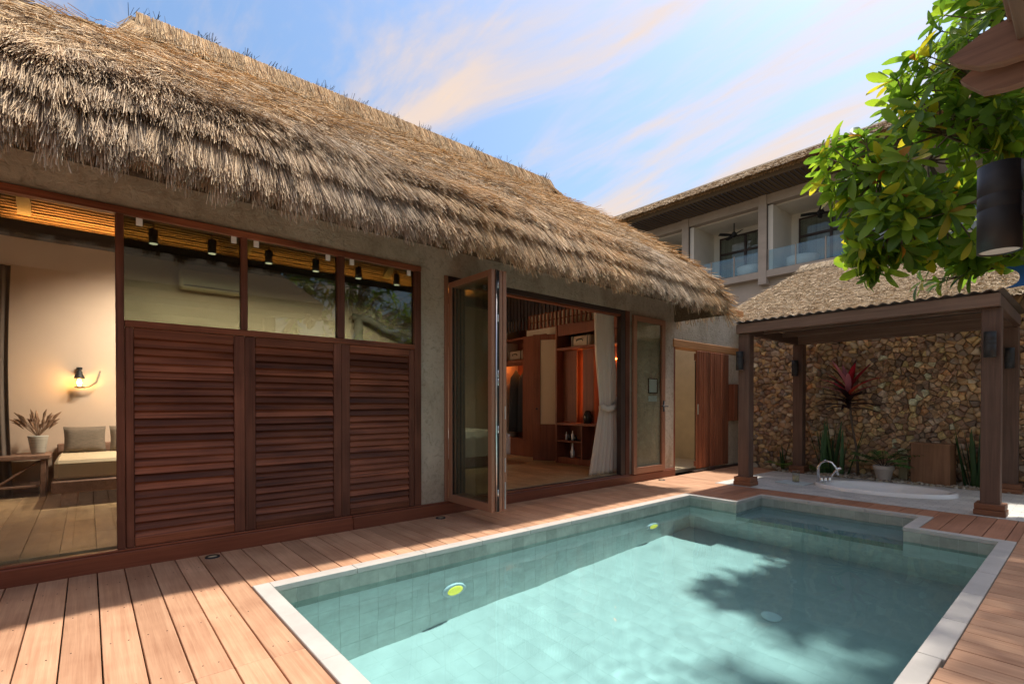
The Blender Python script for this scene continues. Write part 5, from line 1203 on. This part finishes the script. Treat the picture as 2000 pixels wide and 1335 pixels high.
# crown volume: overlapping ellipsoids (centre, radii)
EL = [((-0.45, 8.4, 4.0), (0.4, 0.5, 0.6)), ((-0.5, 8.3, 3.2), (0.4, 0.4, 0.3)), ((-1.95, 6.95, 4.05), (0.34, 0.4, 0.34)), ((-1.80, 7.0, 3.62), (0.36, 0.4, 0.36)), ((-1.35, 7.75, 5.0), (0.45, 0.5, 0.42)), ((-1.02, 8.0, 5.75), (0.42, 0.5, 0.4)), ((-0.85, 7.3, 6.7), (0.8, 0.9, 0.5)), ((-0.2, 7.2, 7.0), (0.9, 1.0, 0.7)), ((0.4, 6.7, 6.2), (0.8, 0.9, 0.7)), ((-0.7, 6.6, 7.2), (0.8, 0.9, 0.6)), ((-1.23, 8.1, 3.0), (0.5, 0.4, 0.28)), ((-1.82, 7.35, 3.1), (0.3, 0.3, 0.26)), ((-1.2, 7.7, 3.3), (0.5, 0.5, 0.4)),
      ((-1.45, 7.35, 4.05), (0.62, 0.65, 0.55)), ((-1.0, 7.7, 4.75), (0.55, 0.7, 0.62)), ((-1.55, 7.3, 3.35), (0.50, 0.6, 0.45)), ((-0.75, 7.9, 3.55), (0.6, 0.7, 0.7)), ((-0.85, 8.1, 5.4), (0.5, 0.7, 0.5)),
      ((-0.25, 7.6, 4.4), (0.7, 0.9, 0.8)), ((-0.70, 8.5, 2.98), (0.55, 0.4, 0.26)), ((-1.75, 7.25, 2.98), (0.28, 0.3, 0.18)), ((0.35, 7.2, 4.9), (0.8, 1.0, 0.8)), ((-0.15, 8.3, 5.9), (0.6, 0.8, 0.5)), ((0.3, 6.3, 4.9), (0.5, 0.6, 0.45)), ((0.2, 8.6, 3.6), (0.6, 0.6, 0.7))]
EN = [16, 10, 15, 17, 20, 16, 20, 22, 26, 18, 18, 11, 16, 32, 30, 22, 28, 20, 32, 18, 8, 34, 20, 22, 14]
clusters = []
for (c, r), n in zip(EL, EN):
    for i in range(n):
        d = np.array([random.gauss(0, 1) for _ in range(3)]); d /= np.linalg.norm(d); q = random.uniform(0.45, 1.0) ** 0.5; clusters.append(tuple(np.array(c) + d * np.array(r) * q))
nodes = [((1.25, 8.2, -0.1), None, 0.14), ((1.1, 8.15, 1.9), 0, 0.11), ((0.75, 8.0, 3.0), 1, 0.085), ((0.0, 7.9, 3.35), 2, 0.055), ((-0.6, 7.85, 3.45), 3, 0.038), ((-1.2, 7.55, 3.5), 4, 0.025), ((-1.5, 7.3, 3.35), 5, 0.015), ((-1.3, 7.4, 4.0), 5, 0.018),
         ((0.6, 7.9, 3.9), 2, 0.06), ((-0.1, 7.8, 4.4), 8, 0.04), ((-0.8, 7.75, 4.7), 9, 0.025), ((-1.2, 7.5, 4.3), 10, 0.015), ((0.3, 7.9, 5.0), 8, 0.035), ((-0.5, 8.0, 5.4), 12, 0.02), ((-0.1, 8.2, 5.8), 13, 0.03), ((0.35, 7.3, 4.8), 8, 0.03), ((0.3, 6.5, 4.9), 15, 0.018), ((-0.2, 8.4, 2.95), 2, 0.03), ((-0.65, 8.5, 2.9), 17, 0.016), ((0.3, 8.5, 3.5), 2, 0.03), ((0.0, 7.5, 6.4), 12, 0.025), ((-0.9, 7.3, 6.6), 20, 0.018), ((-1.5, 7.0, 7.0), 21, 0.012), ((-1.7, 7.1, 3.9), 7, 0.012)]
def near_key(fr):
    p = fr[0]; zc = -0.7625 * p.x + 0.647 * p.y; u = (0.647 * p.x + 0.7625 * p.y) / zc
    return zc + (50 if u > 1.02 or (p.z - 1.2) / zc > 0.80 else 0)
make_tree('broad-leaved tree with glossy green leaves overhanging the right side of the pergola', (1.25, 8.2), clusters, 0.14, nodes, (7, 11), 0.29, 300, near_key)
# garden behind the camera, seen only as a reflection in the upper panes
clusters = []
for (c, r), n in zip([((3.9, 2.3, 3.4), (0.9, 1.3, 0.9)), ((4.0, 4.2, 3.9), (1.0, 1.3, 1.1)), ((4.2, 3.2, 5.3), (1.0, 1.8, 1.0)), ((4.1, 1.0, 4.6), (0.9, 1.1, 1.0)), ((3.9, 6.0, 3.6), (0.9, 1.2, 1.1)), ((4.0, 7.6, 3.4), (0.9, 1.2, 1.2)), ((4.1, 5.6, 5.0), (1, 1.4, 0.9))], [80, 90, 110, 70, 80, 70, 70]):
    for i in range(n):
        d = np.array([random.gauss(0, 1) for _ in range(3)]); d /= np.linalg.norm(d); clusters.append(tuple(np.array(c) + d * np.array(r) * random.uniform(0.3, 1)))
nodes = [((4.6, 3.2, -0.1), None, 0.16), ((4.5, 3.2, 2.0), 0, 0.12), ((4.1, 2.4, 3.2), 1, 0.06), ((4.1, 4.1, 3.5), 1, 0.06), ((4.2, 3.2, 4.3), 1, 0.06), ((4.1, 1.4, 4.0), 2, 0.03), ((4.0, 5.5, 3.3), 3, 0.03)]
make_tree('tree across the terrace mirrored in the upper window panes', (4.6, 3.2), clusters, 0.16, nodes, (6, 9), 0.24)
# ------------------------------------------------------------------ pavilion corner at the right edge
pv_ = thing('pavilion', 'weathered timber eave corner with carved rafter tails at the upper right', 'pavilion')
box('eave_beam', -0.235, -0.185, -0.6, 3.2, 2.70, 2.83, 'grey_wood', pv_, 0.004)
box('eave_board', -0.262, -0.238, -0.6, 3.22, 2.79, 2.90, 'old_wood', pv_, 0.004)
mesh('roof', [(-0.26, -2.2, 2.905), (-0.26, 3.25, 2.905), (1.3, 2.6, 3.9), (1.3, -1.6, 3.9), (-0.26, -2.2, 3.0), (-0.26, 3.25, 3.0), (1.3, 2.6, 4.0), (1.3, -1.6, 4.0), (2.9, 3.25, 2.95), (2.9, -2.2, 2.95)], [(0, 3, 2, 1), (4, 5, 6, 7), (0, 1, 5, 4), (1, 2, 6, 5), (7, 6, 8, 9), (3, 9, 8, 2)], 'thatch_core', pv_)
def tail(y, th, tipx, top, nm='rafter_tail'):
    prf_ = [(0.0, top + 0.075), (-0.10, top + 0.055), (tipx, top), (tipx + 0.03, top - 0.035), (-0.11, top - 0.085), (-0.04, top - 0.10), (0.10, top - 0.105), (0.10, top + 0.075)]
    v = [(-0.235 + a, yy, z) for yy in (y, y + th) for a, z in prf_]; n = len(prf_)
    mesh(nm, v, [tuple(range(n))[::-1], tuple(range(n, 2 * n))] + [(k, (k + 1) % n, n + (k + 1) % n, n + k) for k in range(n)], 'old_wood', pv_)
box('back_wall', 2.5, 2.6, -2.0, 3.0, -0.1, 2.95, 'pergola_z', pv_)  # added unseen wall, keeps a bright band out of the left pane's reflection
tail(2.93, 0.055, -0.215, 2.735); tail(3.0, 0.055, -0.185, 2.655)
box('post', -0.07, 0.10, 2.32, 2.49, 0.0, 2.70, 'pergola_z', pv_, 0.006)
wall_lamp('large near black cylinder lamp at the right edge', (-0.222, 2.313, 1.706), 0.285, 0.056, (-1, 0))
# blue painted board with a scooped end, hanging behind the pergola corner
bb = []
for k in range(9):
    a = math.pi * (0.5 - k / 8); bb.append((-0.78 + 0.10 * math.cos(a), 2.74 + 0.10 * math.sin(a)))
pf = [(-0.20, 3.12), (-0.79, 2.86)] + bb[1:-1] + [(-0.80, 2.62), (-0.20, 2.70)]
v = [(a + 0.07, 8.12 + yy + (a + 0.75) * 0.6, z - 0.08) for yy in (0, 0.03) for a, z in pf]; n = len(pf)
tag(mesh('blue_board', v, [tuple(range(n)), tuple(range(n, 2 * n))[::-1]] + [(k, n + k, n + (k + 1) % n, (k + 1) % n) for k in range(n)], 'blue_paint'), 'bright blue painted board with a scooped end at the right edge above the pergola', 'board')

# ------------------------------------------------------------------ neighbouring thatched roof behind the stone wall
nb = thing('garden_pavilion', 'neighbouring building with a pale thatched roof behind the stone wall', 'building')
NY0, NY1, NZ0, NZ1 = 9.92, 13.0, 2.78, 4.42; NXL, NXR = -5.6, 3.0; NRX = -4.55
box('wall', NXL + 0.5, NXR, 10.6, 15.2, -0.1, 3.0, 'cement_render', nb)
v = [(NXL, NY0, NZ0 - 0.05), (NXR, NY0, NZ0 - 0.05), (NXR, NY1, NZ1 - 0.05), (NRX, NY1, NZ1 - 0.05), (NXL, NY1 + 3.0, NZ0 - 0.05), (NXR, NY1 + 3.0, NZ0 - 0.05)]
mesh('roof_core', v, [(0, 1, 2, 3), (0, 3, 4), (3, 2, 5, 4)], 'thatch_core', nb)
cat = Cat(); dn = np.array([0, NY0 - NY1, NZ0 - NZ1]); Ls = np.linalg.norm(dn); dn = dn / Ls; nn_ = np.array([0, -(NZ1 - NZ0), (NY1 - NY0)]); nn_ = nn_ / np.linalg.norm(nn_)
n = 80000; t = rng.uniform(0.0, 1, n); x = NXL + (NRX - NXL) * t + rng.uniform(0, 1, n) * (1.2 - (NXL + (NRX - NXL) * t))
t = np.round(t * 20) / 20 + rng.normal(0, 0.012, n) + 0.02 * lfn(x * 2, t * 4, 3)
p = np.stack([x, NY0 + (NY1 - NY0) * t, NZ0 + (NZ1 - NZ0) * t], 1); sw_ = lfn(x * 1.2, t * 3, 77)
cols = np.array([[0.54, 0.42, 0.28], [0.46, 0.345, 0.22], [0.62, 0.51, 0.37], [0.34, 0.25, 0.16], [0.27, 0.2, 0.13]])[rng.choice(5, n, p=(0.32, 0.28, 0.24, 0.1, 0.06))] * rng.uniform(1.0, 1.35, (n, 1))
cat.add(*strands(p, np.tile(dn, (n, 1)), np.tile(nn_, (n, 1)), rng.uniform(0.10, 0.26, n), rng.uniform(0.004, 0.009, n), rng.uniform(0.003, 0.04, n), rng.normal(0.5, 0.5, n) + 0.4 * sw_, 0.0, cols))
n = 9000; t = rng.uniform(0, 1, n); x = NXL + (NRX - NXL) * t; yb = NY0 + (NY1 - NY0) * t + rng.uniform(0, 1, n) * (6.1 * (1 - t)); p = np.stack([x, yb, NZ0 + (NZ1 - NZ0) * t], 1); d = np.array([-1.05, 0, -1.64]); d /= np.linalg.norm(d); q_ = np.array([-1.64, 0, 1.05]); q_ /= np.linalg.norm(q_)
cat.add(*strands(p, np.tile(d, (n, 1)), np.tile(q_, (n, 1)), rng.uniform(0.15, 0.3, n), rng.uniform(0.008, 0.016, n), rng.uniform(0.0, 0.05, n), rng.normal(0, 0.3, n), 0.0, cols[:n]))
n = 7000; x = rng.uniform(NRX - 0.1, 1.2, n); s = rng.uniform(0, 0.22, n); p = np.stack([x, NY1 - s * 0.85, NZ1 + 0.09 - s * 0.6], 1); d = np.array([0, -0.8, -0.6])
cat.add(*strands(p, np.tile(d, (n, 1)), np.tile(np.array([0, -0.6, 0.8]), (n, 1)), rng.uniform(0.12, 0.22, n), rng.uniform(0.006, 0.012, n), rng.uniform(0, 0.02, n), rng.normal(0, 0.12, n), 0.0, cols[:n] * 0.85))
tag(cat.build('thatch', 'thatch_mat', nb), kind='stuff')

# ------------------------------------------------------------------ hotel wing with balconies
ht = thing('hotel_wing', 'upper floor of a hotel wing with balconies under a long thatched roof', 'building')
HY, FLZ, CEZ = 22.0, 6.87, 9.68; BX = [-13.16 - 7.4, -16.85, -13.16, -9.55, -5.9, -2.2, 1.5, 5.2]
box('lower_wall', -22, 12, HY + 0.3, HY + 4, -0.1, 6.58, 'concrete', ht); box('floor_slab', -22, 12, HY - 0.05, HY + 2.2, 6.58, FLZ, 'concrete', ht, 0.01)
box('head_beam', -22, 12, HY - 0.02, HY + 0.35, CEZ, 10.08, 'concrete', ht, 0.01); box('ceiling', -22, 12, HY + 0.352, HY + 2.2, CEZ - 0.05, CEZ + 0.1, 'white_wall', ht)
box('back_wall', -22, 12, HY + 2.0, HY + 2.2, FLZ, CEZ - 0.052, 'white_wall', ht)
for i, x in enumerate(BX):
    if i == 0: continue
    box('column', x, x + 0.34, HY - 0.08, HY + 0.34, 6.3, 10.078, 'concrete', ht, 0.01)
    box('party_wall', x + 0.36, x + 0.56, HY + 0.06, HY + 1.998, FLZ + 0.002, CEZ - 0.055, 'white_wall', ht)
    box('shadow_joint', x + 0.342, x + 0.358, HY + 0.02, HY + 0.3, FLZ, CEZ, 'dark_gap', ht)
    if i in (1, 2, 3, 4):
        w_ = empty('window'); w_.parent = ht; a, b = x + 0.95, x + 3.35; yb = HY + 1.93
        box('pane', a, b, yb + 0.03, yb + 0.04, FLZ + 0.05, 9.28, 'grey_glass', w_); box('curtain', a, b, yb + 0.045, yb + 0.06, FLZ + 0.05, 9.28, 'grey_curtain', w_)
        for (p0, p1, q0, q1) in ((a - 0.06, a, FLZ + 0.03, 9.36), (b, b + 0.06, FLZ + 0.03, 9.36), ((a + b) / 2 - 0.05, (a + b) / 2 + 0.05, FLZ + 0.03, 9.28)): box('frame_bar', p0, p1, yb - 0.02, yb + 0.028, q0, q1, 'dark_frame', w_)
        box('frame_bar', a, b, yb - 0.018, yb + 0.026, 9.285, 9.36, 'dark_frame', w_)
        for (p0, p1) in ((a, (a + b) / 2 - 0.051), ((a + b) / 2 + 0.051, b)): box('frame_bar', p0, p1, yb - 0.018, yb + 0.026, 8.50, 8.60, 'dark_frame', w_)
        ra = empty('glass_railing'); ra.parent = ht; xs_ = np.linspace(x + 0.37, BX[i + 1] - 0.02, 4)
        for k in range(3): box('glass_panel', xs_[k] + 0.03, xs_[k + 1] - 0.03, HY + 0.04, HY + 0.055, FLZ + 0.04, FLZ + 0.86, 'rail_glass', ra)
        for k in range(4): box('rail_post', xs_[k] - 0.02, xs_[k] + 0.02, HY + 0.03, HY + 0.07, FLZ, FLZ + 0.9, 'concrete', ra)
        if i == 4: continue
        fn = thing('ceiling_fan', 'dark ceiling fan hanging in the ' + {1: 'balcony nearest the villa roof', 2: 'middle fully visible balcony', 3: 'balcony beside the tree'}[i], 'ceiling fan', 'fans on the hotel balconies')
        fx, fy = x + 2.05, HY + 1.0
        v, f = tube([(fx, fy, CEZ - 0.06), (fx, fy, 9.22)], 0.025, 8); mesh('rod', v, f, 'black_metal', fn)
        v, f = lathe([(0.02, 0.22), (0.06, 0.16), (0.13, 0.08), (0.13, 0.0), (0.05, -0.06)], 16, (fx, fy, 9.05)); mesh('motor', v, f, 'black_metal', fn, True)
        for k in range(4):
            a_ = k * math.pi / 2 + 0.5 + i; c_, s_ = math.cos(a_), math.sin(a_); vv = []
            for (r0, w0) in ((0.12, 0.04), (0.4, 0.09), (0.72, 0.07)):
                for sg in (-1, 1): vv += [(fx + c_ * r0 - s_ * w0 * sg, fy + s_ * r0 + c_ * w0 * sg, 9.07 + 0.03 * sg), (fx + c_ * r0 - s_ * w0 * sg, fy + s_ * r0 + c_ * w0 * sg, 9.085 + 0.03 * sg)]
            ff = [(0, 2, 6, 4), (1, 5, 7, 3), (4, 6, 10, 8), (5, 9, 11, 7), (0, 4, 5, 1), (4, 8, 9, 5), (2, 3, 7, 6), (6, 7, 11, 10), (0, 1, 3, 2), (8, 10, 11, 9)]
            mesh('blade', vv, ff, 'black_metal', fn)
# balcony furniture
for i, lab in ((2, 'round white tub seat on the middle balcony behind the glass railing'), (3, 'round white tub seat on the balcony beside the tree')):
    v, f = lathe([(0.5, 0.0), (0.58, 0.25), (0.62, 0.5), (0.56, 0.52), (0.5, 0.3)], 24, (BX[i] + (2.9 if i == 2 else 1.4), HY + 0.9, FLZ + 0.001)); tag(mesh('tub_seat', v, f, 'porcelain', None, True), lab, 'seat', 'white seats on the hotel balconies')
# long thatched eave: dark battens below, straw edge above
bt = MB()
rv_ = [(-24, 20.45, 10.10), (12, 20.45, 10.10), (12, 20.40, 10.42), (-24, 20.40, 10.42), (12, 25, 12.85), (-24, 25, 12.85), (12, 22.2, 10.075), (-24, 22.2, 10.075)]
rv_ = [(x if x > 0 else -22, y, z) for x, y, z in rv_]
mesh('roof', rv_, [(0, 1, 2, 3), (3, 2, 4, 5), (0, 7, 6, 1), (0, 3, 5, 7)], 'thatch_core', ht)
for k in range(150):
    x = -19 + k * 0.19; box('eave_batten', x, x + 0.05, 20.47, 22.2, 10.055 + random.uniform(0, 0.02), 10.095, 'spot_grey', ht)
cat = Cat(); n = 30000; x = rng.uniform(-19, 2, n); s = rng.uniform(0, 1, n) ** 1.6; p = np.stack([x, 20.38 + 3.2 * s, 10.43 + 1.69 * s], 1); d = np.array([0, -0.88, -0.47])
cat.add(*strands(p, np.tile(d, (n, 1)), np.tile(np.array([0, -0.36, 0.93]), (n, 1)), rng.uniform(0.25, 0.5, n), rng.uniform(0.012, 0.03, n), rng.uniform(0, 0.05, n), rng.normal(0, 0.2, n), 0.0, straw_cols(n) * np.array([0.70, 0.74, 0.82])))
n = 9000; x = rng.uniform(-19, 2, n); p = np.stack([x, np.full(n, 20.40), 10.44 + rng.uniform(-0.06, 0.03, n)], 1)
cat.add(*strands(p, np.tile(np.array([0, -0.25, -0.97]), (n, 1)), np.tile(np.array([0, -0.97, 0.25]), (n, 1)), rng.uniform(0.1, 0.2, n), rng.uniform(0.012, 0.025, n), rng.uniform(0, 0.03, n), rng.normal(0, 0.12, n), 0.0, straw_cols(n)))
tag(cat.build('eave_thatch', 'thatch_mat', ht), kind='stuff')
